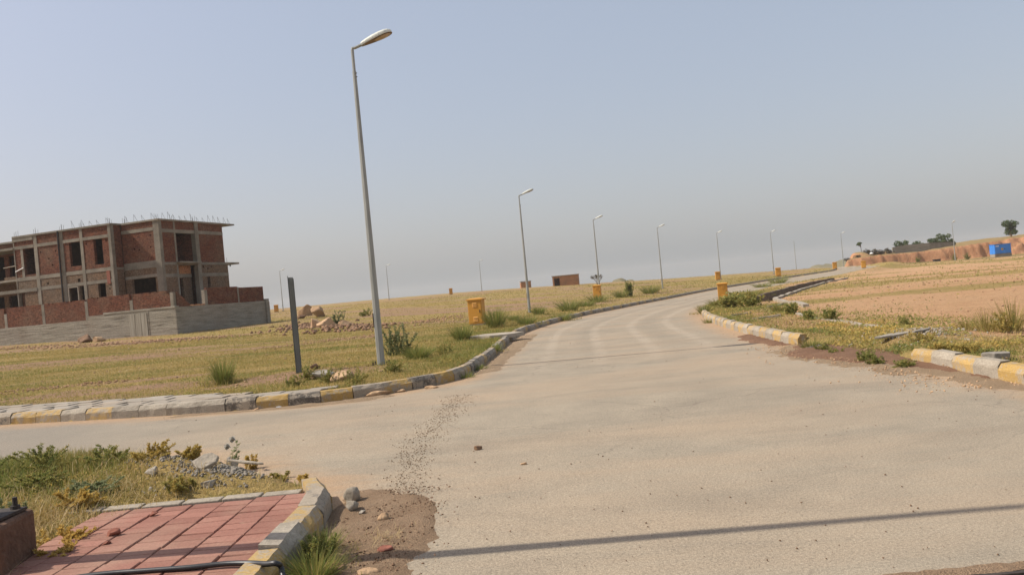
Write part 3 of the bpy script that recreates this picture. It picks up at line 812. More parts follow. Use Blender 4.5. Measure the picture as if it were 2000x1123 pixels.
# earth clods: turned ridges in the left field
def clod_ridge(name, pts, n, spread, s0, mat, label):
    q = []
    for _ in range(n):
        i = random.randrange(len(pts) - 1); t = random.random()
        x = pts[i][0] * (1 - t) + pts[i + 1][0] * t + random.gauss(0, spread); y = pts[i][1] * (1 - t) + pts[i + 1][1] * t + random.gauss(0, spread * .6)
        q.append((x, y, gz(x, y)))
    stones(name, q, [s0 * random.uniform(.35, 1.3) for _ in q], mat, label=label)
M['clod_dark'] = simple('dark_earth_clod', (0.20, 0.115, 0.065), (0.31, 0.19, 0.115), 4, 0.97, 0.6, 0.03, 18, coords='world', vary=0)
M['clod'] = simple('earth_clod', (0.30, 0.17, 0.095), (0.42, 0.26, 0.155), 4, 0.97, 0.6, 0.03, 18, coords='world', vary=0)
clod_ridge('earth_clods', [G(690, 640, .4), G(760, 628, .45), G(850, 616, .5), G(940, 602, .5)], 420, 1.1, 0.09, M['clod'], 'turned red earth ridge crossing the left field behind the lamp post')
clod_ridge('earth_clods', [G(0, 690, .45), G(180, 678, .45), G(330, 666, .45), G(480, 655, .45)], 800, 1.1, 0.085, M['clod'], 'rough red earth along the foot of the boundary wall')
clod_ridge('earth_clods', [G(585, 640, .5), G(610, 630, .55), G(650, 636, .5), G(690, 638, .45)], 700, 1.0, 0.16, M['clod_dark'], 'earth spoil around the sandstone boulders')
clod_ridge('earth_clods', [G(0, 768, .2), G(110, 755, .2), G(240, 743, .2)], 260, 0.45, 0.04, M['clod'], 'crumbled earth in the grass behind the grey pavers')
clod_ridge('earth_clods', [G(520, 680, .25), G(680, 655, .3), G(800, 646, .3)], 260, 0.6, 0.05, M['clod'], 'stony scrape running across the left field')
clod_ridge('earth_clods', [G(1430, 610, .1), G(1500, 625, .1), G(1580, 640, .1), G(1640, 650, .1)], 420, 0.55, 0.035, M['clod'], 'loose earth crumbs on the right verge')

# ------------------------------------------------------------------ rocks and slabs (things)
def rock(name, label, loc, size, mat, seed, cat='rock', rz=0.0, flat=0.75, cuts=9, tilt=(0, 0), group=None, sink=0.2):
    vs, fs = stone_np(seed, 3, cuts + 5, flat, 0.36, 0.78)
    vs = vs / np.abs(vs).max(0) * np.array([1, 1, flat])
    vs = vs * np.array(size)
    rr = np.array([mnoise.fractal(Vector(v) * (2.5 / max(size)), 0.8, 2.0, 4) for v in vs])
    vs = vs * (1 + 0.07 * rr)[:, None]
    me = np_mesh(name, vs, fs, [mat])
    o = put(name, me, None, (loc[0], loc[1], loc[2] + vs[:, 2].max() * (1 - 2 * sink)))
    o.rotation_euler = (tilt[0], tilt[1], rz)
    return tag(o, label, cat, group)
def rk(px, py, z, *a, **k):
    x, y = G(px, py, z); return (x, y, gz(x, y))
gB = 'sandstone boulders in the left field'
rock('boulder', 'largest tilted sandstone boulder of the heap in the left field', rk(600, 618, .62), (0.85, 0.6, 0.75), M['stone_tan'], 3, 'boulder', .5, 1.1, 7, (0.2, -.5), gB)
rock('boulder', 'rounded sandstone boulder right of the tilted one, back of the heap', rk(624, 618, .62), (0.75, 0.6, 0.62), M['stone_tan'], 14, 'boulder', 1.1, .9, 8, (0, .2), gB)
rock('boulder', 'square sandstone block at the front right of the heap', rk(637, 636, .5), (0.62, 0.45, 0.42), M['stone_tan'], 25, 'boulder', .2, .9, 6, (0, .15), gB)
rock('boulder', 'narrow upright sandstone block at the front of the heap', rk(618, 637, .5), (0.36, 0.35, 0.5), M['stone_tan'], 36, 'boulder', .7, 1.1, 7, (0, 0), gB)
rock('boulder', 'low brown stone at the left foot of the boulder heap', rk(588, 622, .6), (0.45, 0.4, 0.3), M['stone_brown'], 41, 'boulder', .3, .8, 7, (0, 0), gB)
rock('boulder', 'small stone at the right foot of the boulder heap', rk(672, 632, .5), (0.42, 0.3, 0.28), M['stone_tan'], 44, 'boulder', .3, .8, 7, (0, .3), gB)
rock('boulder', 'wide brown boulder against the grey boundary wall', (P(167, 658, 50).x, 50.0, gz(P(167, 658, 50).x, 50.0)), (0.8, 0.4, 0.75), M['stone_brown'], 52, 'boulder', -.3, .45, 4, (0, .05))
rock('rock', 'small orange stone beside the brown boulder at the wall', (P(195, 662, 49.4).x, 49.4, gz(P(195, 662, 49.4).x, 49.4)), (0.42, 0.3, 0.26), M['stone_tan'], 53, 'rock', .4, .8)
rock('rock', 'pale flat rock at the foot of the bare sign post', rk(626, 724, .3), (0.36, 0.26, 0.15), M['stone_grey'], 61, 'rock', .3, .8, 6, (0.1, .15))
rock('rock', 'pale flat rock between the sign post and the lamp post', rk(672, 724, .3), (0.36, 0.24, 0.17), M['stone_tan'], 62, 'rock', -.2, .8, 6, (0.15, -.1))
rock('rock', 'dark small stone right behind the sign post', rk(612, 716, .3), (0.13, 0.1, 0.1), M['stone_brown'], 63, 'rock', .5)
rock('rock', 'pale stone in the grass left of the lamp base', rk(722, 735, .3), (0.10, 0.08, 0.06), M['stone_grey'], 64, 'rock', .5)
rock('rock', 'stone lying on the kerb in front of the lamp post', rk(778, 735, .25), (0.14, 0.1, 0.06), M['stone_tan'], 65, 'rock', .5)
rock('kerb_chunk', 'flat broken concrete lump on the road below the yellow kerb', (*G(738, 769), 0.0), (0.26, 0.13, 0.07), M['stone_tan'], 71, 'concrete lump', .1, .7, 6, (0, 0), 'broken lumps along the left kerb', .05)
rock('kerb_chunk', 'second flat concrete lump leaning on the black kerb stone', (*G(765, 763), 0.0), (0.28, 0.12, 0.09), M['stone_tan'], 72, 'concrete lump', .2, .7, 6, (0.1, .1), 'broken lumps along the left kerb', .05)
rock('kerb_chunk', 'small concrete lump right of the two flat ones by the kerb', (*G(845, 755), 0.0), (0.15, 0.08, 0.04), M['stone_tan'], 73, 'concrete lump', .1, .7, 6, (0, 0), 'broken lumps along the left kerb', .05)
rock('rock', 'white pebble on the road below the black kerb stone', (*G(544, 793), 0.0), (0.055, 0.04, 0.035), M['white'], 74, 'rock')
rock('rock', 'brown pebble on the road left of the white pebble', (*G(502, 797), 0.0), (0.05, 0.04, 0.04), M['stone_tan'], 75, 'rock')
rock('kerb_chunk', 'upright grey chunk broken off the corner kerb', (-1.50, 6.66, 0.0), (0.08, 0.065, 0.085), M['kerb_concrete'], 81, 'concrete lump', .4, 1.0, 6, (.2, .3), None, .05)
rock('kerb_chunk', 'grey chunk lying right below the upright kerb chunk', (-1.43, 6.32, 0.0), (0.07, 0.055, 0.055), M['kerb_concrete'], 82, 'concrete lump', 1.4, .9, 6, (.1, .3), None, .05)
rock('rock', 'small pale pebble right of the corner kerb chunks', (-1.33, 6.22, 0.01), (0.035, 0.03, 0.03), M['stone_grey'], 83, 'rock')
rock('kerb_chunk', 'pinkish grey block in the weeds beside the corner kerb', (-1.28, 4.95, 0.0), (0.10, 0.06, 0.05), M['stone_brown'], 84, 'concrete lump', .1, .8, 5, (0, .1), None, .05)
rock('rock', 'dark rounded stone nearest the camera beside the corner kerb', (-1.24, 4.62, 0.0), (0.07, 0.06, 0.05), M['stone_brown'], 85, 'rock')
rock('rock', 'pale stone in the middle of the brown soil patch', (-1.12, 5.98, 0.02), (0.045, 0.035, 0.035), M['stone_tan'], 86, 'rock')
rock('brick_fragment', 'red broken brick lying on the brown soil patch', (-0.98, 5.23, 0.02), (0.06, 0.045, 0.035), M['brick_chip'], 87, 'brick', .3, .9, 6)
rock('rock', 'flat pale stone at the near edge of the brown soil', (-1.02, 4.82, 0.015), (0.07, 0.05, 0.04), M['stone_tan'], 88, 'rock')
rock('rock', 'lone dark stone on the open road right of the soil trail', (*G(933, 874), 0.0), (0.045, 0.035, 0.04), M['stone_brown'], 89, 'rock', .5, .9, 8, (0, 0), None, .05)
rock('rock', 'small brown stone on the road in front of the lone dark stone', (*G(1022, 903), 0.0), (0.035, 0.03, 0.02), M['stone_tan'], 90, 'rock')
rock('brick_fragment', 'dark red brick chip on the left edge of the red pavers', (-3.02, 5.72, 0.15), (0.055, 0.035, 0.035), M['brick_chip'], 91, 'brick', .3, .9, 6)
rock('brick_fragment', 'tiny dark chip on the red pavers below the larger brick chip', (-2.95, 5.5, 0.15), (0.03, 0.022, 0.02), M['brick_chip'], 92, 'brick', .3)
rock('brick_fragment', 'round brown clod at the grassy top edge of the red pavers', (-2.95, 6.22, 0.15), (0.035, 0.03, 0.03), M['brick_chip'], 93, 'brick', .3)
rock('rock', 'reddish boulder on the bare plot behind the drain wall', rk(1496, 584, -.1), (0.30, 0.22, 0.32), M['stone_tan'], 94, 'rock', .3, 1.1, 7)
rock('rock', 'grey lump behind the end of the right yellow kerb', rk(1590, 668, .1), (0.22, 0.15, 0.12), M['stone_grey'], 95, 'rock', .3)
rock('rock', 'reddish stone at the left end of the soil spill', rk(1572, 680, .05), (0.16, 0.10, 0.07), M['brick_chip'], 96, 'rock', .3)
rock('rock', 'round pinkish stone at the head of the near yellow kerb', rk(1837, 718, .03), (0.07, 0.06, 0.055), M['stone_tan'], 97, 'rock', .3)
rock('rock', 'flat brown stone on the soil below the near yellow kerb', rk(1932, 738, .02), (0.09, 0.05, 0.04), M['stone_brown'], 98, 'rock', .3)
rock('rock', 'pale round rock in the tall grass at the right edge', rk(1948, 628, .1), (0.08, 0.07, 0.08), M['stone_grey'], 99, 'rock', .3)

def slab(name, label, loc, size, rot, mat, cat='concrete slab', group=None, seed=1):
    r = random.Random(seed); n = 7
    pts = []
    for i in range(n):
        a = 2 * math.pi * i / n + r.uniform(-.25, .25)
        pts.append((size[0] * math.cos(a) * r.uniform(.75, 1.1), size[1] * math.sin(a) * r.uniform(.75, 1.1)))
    mb = MB(); h = size[2]
    vs = [(x, y, -h) for x, y in pts] + [(x * .98, y * .98, h) for x, y in pts]
    fs = [tuple(range(n - 1, -1, -1)), tuple(range(n, 2 * n))] + [(i, (i + 1) % n, n + (i + 1) % n, n + i) for i in range(n)]
    mb.add(vs, fs); o = mb.build(name, mat, bevel=0.008)
    o.location = loc; o.rotation_euler = rot
    return tag(o, label, cat, group)
slab('concrete_slab', 'tilted grey concrete slab leaning on the gravel heap', (-3.02, 7.5, 0.30), (0.13, 0.10, 0.02), (0.62, -0.25, 0.35), M['kerb_concrete'], seed=3)
slab('concrete_slab', 'thin concrete strip pointing right out of the gravel heap', (-2.62, 7.42, 0.27), (0.26, 0.022, 0.012), (0.1, 0.10, -0.3), M['kerb_concrete'], seed=4)
rock('kerb_chunk', 'grey concrete stump standing at the top of the gravel heap', (-3.45, 8.28, gz(-3.45, 8.28)), (0.09, 0.07, 0.08), M['stone_grey'], 101, 'concrete lump', .4, .9, 6)
rock('kerb_chunk', 'dark concrete stump behind the tilted slab', (-2.95, 7.95, gz(-2.95, 7.95)), (0.06, 0.05, 0.08), M['stone_grey'], 102, 'concrete lump', .4, 1.0, 6)
rock('rock', 'pale rounded stone below the tilted slab', (-2.82, 7.0, gz(-2.82, 7.0)), (0.09, 0.07, 0.07), M['stone_grey'], 103, 'rock', .4, .9, 6)
rock('rock', 'grey stone in the weeds left of the tilted slab', (-3.48, 7.4, gz(-3.48, 7.4)), (0.07, 0.06, 0.06), M['stone_grey'], 104, 'rock', .4, .9, 6)
x_, y_ = G(1745, 655, .2); slab('concrete_slab', 'long pale slab lying across the gravel on the right verge', (x_, y_, gz(x_, y_) + .045), (0.40, 0.11, 0.018), (0.03, -0.03, 0.35), M['stone_grey'], seed=5)
x_, y_ = G(1800, 652, .2); slab('concrete_slab', 'narrow pale slab right of the long one on the gravel', (x_, y_, gz(x_, y_) + .04), (0.28, 0.06, 0.016), (0.03, -0.03, 0.5), M['stone_grey'], seed=6)
x_, y_ = G(1946, 700, .15); slab('concrete_slab', 'loose grey slab lying behind the near yellow kerb', (x_, y_, gz(x_, y_) + .07), (0.22, 0.12, 0.04), (0.02, 0.04, -0.05), M['stone_grey'], seed=7)
x_, y_ = G(968, 661, .1); slab('concrete_slab', 'flat concrete cover slab behind the kerb near the first cabinet', (x_, y_, gz(x_, y_) + .06), (0.85, 0.75, 0.06), (0, 0, 0.1), M['kerb_concrete'], seed=8)
for n_, (px, py, lb) in enumerate([(1560, 676, 'flat dark stick like stone at the tip of the soil spill'), (1660, 693, 'pale stone in the middle of the soil spill'), (1640, 688, 'pale stone left of the middle of the soil spill')]):
    rock('rock', lb, rk(px, py, .05), (0.11, 0.05, 0.035), M['stone_tan'] if n_ else M['stone_brown'], 110 + n_, 'rock', .2)

# ------------------------------------------------------------------ street lamps
def make_lamp():
    root = thing('street_lamp', 'x', 'street lamp')
    mb = MB(); mb.box(-.20, .20, -.20, .20, 0.0, 0.022); mb.build('base_plate', M['bolt'], root, bevel=0.004)
    for sx in (-1, 1):
        for sy in (-1, 1):
            mb = MB(); mb.tube([(sx * .15, sy * .15, 0.02), (sx * .15, sy * .15, 0.10)], 0.016, 6); mb.tube([(sx * .15, sy * .15, 0.022), (sx * .15, sy * .15, 0.045)], 0.03, 6)
            mb.build('bolt', M['bolt'], root)
    mb = MB(); mb.tube([(0, 0, 0.02), (0, 0, 6.42)], [0.085, 0.042], 8); mb.build('pole', M['galv'], root)
    mb = MB(); mb.box(-.088, -.078, -.035, .035, .85, 1.15); mb.build('access_hatch', M['bolt'], root)
    for zz, sx in ((6.36, 1), (6.28, 1)):
        mb = MB(); mb.tube([(0.03, -.03, zz), (0.062, -.05, zz)], 0.010, 6); mb.build('clamp_bolt', M['bolt'], root)
    T = math.radians(19)
    d = Vector((math.cos(T), 0, math.sin(T)))
    mb = MB(); mb.tube([(0, 0, 6.40), (0, 0, 6.88), (0.004, 0, 6.915), tuple(Vector((0, 0, 6.90)) + d * 0.06), tuple(Vector((0, 0, 6.90)) + d * 0.30)], 0.034, 8); mb.build('arm', M['galv'], root, smooth=False)
    # luminaire: teardrop shell with a sunk lens
    L = 0.72; n = 14; m = 14
    prof = [(0.0, .055, .05), (.05, .07, .065), (.2, .10, .085), (.4, .135, .10), (.6, .155, .105), (.78, .155, .098), (.9, .13, .08), (.97, .085, .055), (1.0, .03, .025)]
    vs = []; fs = []
    for (t, w, h) in prof:
        for j in range(m):
            a = math.pi * j / (m - 1)
            vs.append((0.22 + t * L, w * math.cos(a), h * max(0.0, math.sin(a)) ** 0.8))
        vs.append((0.22 + t * L, -w * .97, -0.025)); vs.append((0.22 + t * L, w * .97, -0.025))
    q = m + 2
    for i in range(len(prof) - 1):
        for j in range(q):
            if j == m: continue          # open underside: closed by its own part
            k = (j + 1) % q
            fs.append((i * q + j, i * q + k, (i + 1) * q + k, (i + 1) * q + j))
    fs.append(tuple(range(q))); fs.append(tuple((len(prof) - 1) * q + j for j in range(q)))
    head = MB(); head.add(vs, fs)
    R_ = Matrix.Rotation(-T, 4, 'Y')
    head.v = [tuple(R_ @ Vector(v) + Vector((0, 0, 6.90))) for v in head.v]
    ho = head.build('lamp_head', M['lamp_shell'], root, smooth=False)
    un = MB(); vs = []; fs = []
    for (t, w, h) in prof: vs += [(0.22 + t * L, -w * .97, -.018), (0.22 + t * L, w * .97, -.018)]
    for i in range(len(prof) - 1): fs.append((2 * i, 2 * i + 1, 2 * i + 3, 2 * i + 2))
    un.add(vs, fs); un.v = [tuple(R_ @ Vector(v) + Vector((0, 0, 6.90))) for v in un.v]
    un.build('underside', M['lamp_under'], ho)
    le = MB(); vs = []; fs = []; k2 = 18
    for k in range(k2):
        a = 2 * math.pi * k / k2; vs.append((0.22 + L * .68 + .19 * math.cos(a), .115 * math.sin(a), -.030))
    for k in range(k2):
        a = 2 * math.pi * k / k2; vs.append((0.22 + L * .68 + .15 * math.cos(a), .085 * math.sin(a), -.050))
    fs = [(k, (k + 1) % k2, k2 + (k + 1) % k2, k2 + k) for k in range(k2)] + [tuple(range(k2, 2 * k2))]
    le.add(vs, fs); le.v = [tuple(R_ @ Vector(v) + Vector((0, 0, 6.90))) for v in le.v]
    le.build('lens', M['lamp_lens'], ho, smooth=True)
    return root
lamp0 = make_lamp()
gLamp = 'street lamps along the estate roads'
lamps = [  # x, y, dz, heading, label
    (-2.98, 17.3, -0.03, 0.0, 'nearest tall grey street lamp standing in the grass behind the black and yellow kerb'),
    (0.9, 46.9, 0.0, -0.05, 'second street lamp along the road, just beyond the first amber cabinet'),
    (7.69, 70.4, 0.0, -0.15, 'third street lamp, standing beside an amber cabinet and in front of the bare tree'),
    (16.95, 90.0, 0.0, -0.25, 'fourth street lamp, on the verge beyond the small upright shrub'),
    (31.1, 118.7, 0.0, -0.35, 'fifth street lamp, rising behind the paired amber cabinets at the bend'),
    (43.45, 132.0, 0.0, -0.35, 'sixth street lamp, rising behind the amber cabinet at the drain end'),
    (68.0, 163.0, 0.0, -0.4, 'seventh street lamp, last before the orange earth bank'),
    (80.6, 144.6, 0.0, -1.45, 'street lamp in front of the orange earth bank, left of the blue generator'),
    (-39.67, 137.4, 0.0, 0.1, 'far street lamp between the brick house and the bare sign post'),
    (-25.1, 162.0, 0.0, 0.1, 'far street lamp on the ridge just right of the nearest lamp pole'),
    (-7.02, 184.4, 0.0, 0.1, 'far street lamp on the ridge between two distant amber and brick boxes'),
]
for i, (x, y, dz, a, lb) in enumerate(lamps):
    o = lamp0 if i == 0 else copy_tree(lamp0)
    o.location = (x, y, gz(x, y) + dz); o.rotation_euler = (0, 0, a); tag(o, lb, 'street lamp', gLamp)
# the lamp whose plinth shows at the left edge and whose shadow crosses the foreground
LX, LY = -3.62, 5.22
o = copy_tree(lamp0); o.location = (LX, LY, 0.46); o.rotation_euler = (0, 0, 0.0)
tag(o, 'street lamp on the brown plinth at the left edge, mostly out of view', 'street lamp', gLamp)
mb = MB(); mb.box(-.24, .24, -.24, .24, -.4, .455)
o = mb.build('lamp_plinth', simple('stained_plinth', (0.10, 0.055, 0.035), (0.19, 0.11, 0.07), 5, .95, .6, .02, 30), bevel=0.03)
o.location = (LX, LY, 0); o.rotation_euler = (0, 0, .12); tag(o, 'dark brown block plinth in the weeds at the left edge', 'plinth')
# thin bare mast far behind the bend
mb = MB(); mb.tube([(0, 0, -1), (0, 0, 8.2)], [0.10, 0.05], 6); o = mb.build('mast', M['galv'])
p = P(1556, 528, 210); o.location = (p.x, 210, p.z); tag(o, 'thin bare mast standing beyond the bend without a lamp head', 'mast')

# ------------------------------------------------------------------ amber feeder cabinets
def make_cabinet():
    root = thing('feeder_cabinet', 'x', 'utility cabinet')
    mb = MB(); mb.box(-.30, .30, -.19, .19, -.25, .10); mb.build('plinth', M['kerb_concrete'], root)
    mb = MB(); mb.box(-.32, .32, -.205, .205, .08, 1.10); mb.build('body', M['cabinet'], root, bevel=0.006)
    mb = MB(); mb.box(-.285, .285, -.222, -.2055, .13, 1.05); d = mb.build('door', M['cabinet'], root, bevel=0.004)
    for z0 in (.20, .82):
        for k in range(4):
            mb = MB(); z = z0 + k * .05
            mb.add([(-.10, -.2225, z), (.10, -.2225, z), (.10, -.245, z), (-.10, -.245, z), (-.10, -.2225, z + .035), (.10, -.2225, z + .035)], [(0, 1, 2, 3), (3, 2, 5, 4), (0, 3, 4), (1, 5, 2)])
            mb.build('louvre', M['cabinet'], d)
    mb = MB(); mb.box(.20, .225, -.245, -.2225, .55, .68); mb.build('handle', M['bolt'], d)
    mb = MB()
    a, b, c, e = .375, .26, 1.10, 1.15
    mb.add([(-a, -b, c), (a, -b, c), (a, b, c), (-a, b, c), (-a, -b, e), (a, -b, e), (a, b, e), (-a, b, e), (-a * .55, -b * .5, e + .045), (a * .55, -b * .5, e + .045), (a * .55, b * .5, e + .045), (-a * .55, b * .5, e + .045)],
           [(3, 2, 1, 0), (0, 1, 5, 4), (1, 2, 6, 5), (2, 3, 7, 6), (3, 0, 4, 7), (4, 5, 9, 8), (5, 6, 10, 9), (6, 7, 11, 10), (7, 4, 8, 11), (8, 9, 10, 11)])
    mb.build('lid', M['cabinet'], root)
    return root
cab0 = make_cabinet(); gC = 'amber feeder cabinets along the roads'
def cab(i, x, y, a, lb, sc=1.0):
    o = cab0 if i == 0 else copy_tree(cab0)
    o.location = (x, y, gz(x, y)); o.rotation_euler = (0, 0, a); o.scale = (sc, sc, sc); tag(o, lb, 'utility cabinet', gC)
cab(0, -1.62, 34.6, -0.30, 'nearest amber metal cabinet with louvres, in the grass left of the road')
x_, y_ = G(1168, 584, -.05); cab(1, x_, y_, -0.25, 'amber cabinet at the foot of the third street lamp')
p = P(1412, 572, 49.0); cab(2, p.x, 49.0, -0.22, 'nearest amber cabinet of the right verge, left of the drain wall', .92)
x_, y_ = G(1403, 548, -.1); cab(3, x_, y_, -0.1, 'amber cabinet directly behind and left of the one on the right verge')
x_, y_ = G(1521, 541, -.3); cab(4, x_, y_, -0.2, 'amber cabinet at the far end of the drain, below the sixth lamp')
p = P(1631, 523, 128); cab(5, p.x, 128, -0.3, 'far amber cabinet below the seventh lamp')
p = P(1687, 517, 122); cab(6, p.x, 122, -0.3, 'far amber cabinet in front of the left end of the earth bank')
p = P(881, 573, 150); cab(7, p.x, 150, 0.1, 'far amber cabinet on the ridge between two distant lamps')
p = P(540, 607, 128); cab(8, p.x, 128, 0.1, 'far amber cabinet just right of the brick house boundary wall')

# ------------------------------------------------------------------ bare sign post
root = thing('sign_post', 'bare dark steel sign post without a sign, left of the nearest lamp', 'post', (-4.74, 17.2, gz(-4.74, 17.2)), 0.25)
mb = MB(); mb.box(-.068, -.055, -.05, .05, -.3, 2.10); mb.build('flange', M['dark_post'], root)
mb = MB(); mb.box(.045, .058, -.05, .05, -.3, 2.04); mb.build('flange', M['dark_post'], root)
mb = MB(); mb.box(-.055, .045, .035, .048, -.3, 2.07); mb.build('web', M['galv'], root)

# ------------------------------------------------------------------ hose, road joint
hp = [G(60, 1140, .20), G(130, 1120, .19), G(210, 1109, .19), G(290, 1103, .19), G(370, 1097, .19), G(440, 1090, .19), G(490, 1087, .20), G(520, 1093, .20), G(540, 1105, .17), G(552, 1125, .10), G(556, 1160, .06)]
hz = [.165, .166, .167, .167, .167, .168, .172, .186, .195, .15, .04]
hv = [Vector((x, y, z)) for (x, y), z in zip(hp, hz)]
cu = []
for i in range(len(hv) - 1):
    p0 = hv[max(i - 1, 0)]; p1 = hv[i]; p2 = hv[i + 1]; p3 = hv[min(i + 2, len(hv) - 1)]
    for k in range(6):
        t = k / 6; cu.append(0.5 * ((2 * p1) + (p2 - p0) * t + (2 * p0 - 5 * p1 + 4 * p2 - p3) * t * t + (3 * p1 - p0 - 3 * p2 + p3) * t ** 3))
cu.append(hv[-1])
mb = MB(); mb.tube(cu, 0.0165, 10); o = mb.build('hose', M['hose'], smooth=True); tag(o, 'black rubber hose lying across the red pavers', 'hose')
root = thing('road_joint', 'dirt filled joint with steel edge strip across the road at the lower right', 'road joint', (0, 0, 0))
rj = MB()
V_ = []; 
gx = np.linspace(1.25, 6, 90); prev = None
for i, x in enumerate(gx):
    w = 0.055 * min(1, (x - 1.2) * 1.2) * random.uniform(.7, 1.2)
    V_ += [(x, 4.085 + w * .7 + random.uniform(-.008, .008), 0.003), (x, 4.06, 0.010 + random.uniform(-.003, .003)), (x, 4.045 - w * .6, 0.003)]
Fq = []
for i in range(len(gx) - 1):
    for j in range(2): Fq.append((3 * i + j, 3 * i + 3 + j, 3 * i + 4 + j, 3 * i + 1 + j))
rj.add(V_, Fq); rj.build('joint_dirt', M['dirt'], root)
mb = MB(); mb.box(1.5, 6, 3.955, 3.985, -.03, 0.014); mb.build('steel_strip', M['bolt'], root, bevel=0.003)

# ------------------------------------------------------------------ drain beside the bend, verge edging
def wall_along(name, pl, off, th, zt, zb, mat, parent, step=1.5):
    pts = resample(pl, step); mb = MB(); ring = []
    for i, p in enumerate(pts):
        t = (pts[min(i + 1, len(pts) - 1)] - pts[max(i - 1, 0)]).normalized(); n = Vector((-t.y, t.x, 0))
        a = p + n * (off - th / 2); b = p + n * (off + th / 2); zg = bz(p.x, p.y) + 0.14
        j = random.uniform(-.03, .03)
        ring.append([(a.x, a.y, zg + zb), (a.x, a.y, zg + zt + j), (b.x, b.y, zg + zt + j), (b.x, b.y, zg + zb)])
    for i in range(len(ring) - 1):
        mb.add(ring[i] + ring[i + 1], [(0, 4, 5, 1), (1, 5, 6, 2), (2, 6, 7, 3), (3, 7, 4, 0)])
    n = len(ring) - 1
    mb.add(ring[0], [(0, 1, 2, 3)]); mb.add(ring[n], [(3, 2, 1, 0)])
    return mb.build(name, mat, parent)
root = thing('drain_channel', 'open storm drain with dark inner wall curving beside the right verge', 'drain')
wall_along('channel_wall', DRAIN, 0.62, 0.2, 0.18, -.8, simple('masonry_painted_shade', (0.10, 0.07, 0.05), (0.19, 0.14, 0.10), 1.5, .95, .6, .04, 10, coords='world'), root)['label'] = 'inner wall of the drain with its shade painted dark'  # dark wall colour paints in the shade on its sunless face
wall_along('channel_wall', [(9.4, 27.5), (9.9, 30), (10.5, 33.2)] + [(p[0], p[1]) for p in DRAIN], -0.62, 0.2, 0.10, -.8, M['kerb_concrete'], root)['label'] = 'pale rim wall of the drain towards the bare plot'
o = wall_along('verge_edging', [G(1900, 668, .1), G(1800, 654, .1), G(1725, 642, .1), G(1640, 628, .1), G(1560, 613, .1), (9.2, 26.8)], 0, 0.09, 0.035, -.15, M['kerb_concrete'], None, 0.8)
tag(o, 'thin concrete edging strip running between right verge and bare plot', 'edging')
for n_, (a, b, lb) in enumerate([((1500, 596), (1545, 588), 'half buried concrete strip on the right verge nearest the drain'), ((1430, 616), (1475, 608), 'short half buried strip on the right verge near the kerb'), ((1470, 622), (1540, 616), 'middle half buried strip on the right verge')]):
    A_ = G(*a, .1); B_ = G(*b, .1)
    o = wall_along('buried_strip', [A_, ((A_[0] + B_[0]) / 2, (A_[1] + B_[1]) / 2 + .05), B_], 0, 0.09, 0.06, -.15, M['kerb_concrete'], None, 0.4)
    tag(o, lb, 'edging')

# ------------------------------------------------------------------ unfinished brick house (local frame: x along the front, y into the depth, z absolute)
HX, HY, HR = -24.8, 57.0, -math.radians(18)
house = thing('unfinished_house', 'unfinished two storey red brick house with grey concrete frame behind a boundary wall', 'house', (HX, HY, 0), HR)
def panel(name, mat, parent, axis, a0, a1, z0, z1, pos, th, holes=()):
    """wall panel along x (axis 0) or y (axis 1) with rectangular openings, built from butted blocks as one mesh"""
    us = sorted({a0, a1} | {min(max(h[k], a0), a1) for h in holes for k in (0, 1)})
    zs = sorted({z0, z1} | {min(max(h[k], z0), z1) for h in holes for k in (2, 3)})
    cell = {}
    for i in range(len(us) - 1):
        for j in range(len(zs) - 1):
            cu_, cz = (us[i] + us[i + 1]) / 2, (zs[j] + zs[j + 1]) / 2
            cell[i, j] = not any(h[0] < cu_ < h[1] and h[2] < cz < h[3] for h in holes)
    vs = {}; V_ = []; F_ = []
    def vid(i, j, s):
        k = (i, j, s)
        if k not in vs:
            vs[k] = len(V_); q = pos if s == 0 else pos + th
            V_.append((us[i], q, zs[j]) if axis == 0 else (q, us[i], zs[j]))
        return vs[k]
    for (i, j), on in cell.items():
        if not on: continue
        F_.append((vid(i, j, 0), vid(i + 1, j, 0), vid(i + 1, j + 1, 0), vid(i, j + 1, 0)))
        F_.append((vid(i, j, 1), vid(i, j + 1, 1), vid(i + 1, j + 1, 1), vid(i + 1, j, 1)))
        if not cell.get((i - 1, j)): F_.append((vid(i, j, 0), vid(i, j + 1, 0), vid(i, j + 1, 1), vid(i, j, 1)))
        if not cell.get((i + 1, j)): F_.append((vid(i + 1, j, 0), vid(i + 1, j, 1), vid(i + 1, j + 1, 1), vid(i + 1, j + 1, 0)))
        if not cell.get((i, j - 1)): F_.append((vid(i, j, 0), vid(i, j, 1), vid(i + 1, j, 1), vid(i + 1, j, 0)))
        if not cell.get((i, j + 1)): F_.append((vid(i, j + 1, 0), vid(i + 1, j + 1, 0), vid(i + 1, j + 1, 1), vid(i, j + 1, 1)))
    mb = MB(); mb.add(V_, F_); return mb.build(name, mat, parent)
def hbox(name, mat, x0, x1, y0, y1, z0, z1, parent=None, bev=0.0):
    mb = MB(); mb.box(x0, x1, y0, y1, z0, z1); return mb.build(name, mat, parent or house, bevel=bev)
CON = M['concrete']; BR = M['brick_red']; BT = M['brick_tan']
G0, F1, RT = 2.4, 5.72, 8.84         # ground floor, first floor, underside of roof slab
YA, XR = -1.0, -3.37                 # front plane of the projecting wing, its right corner
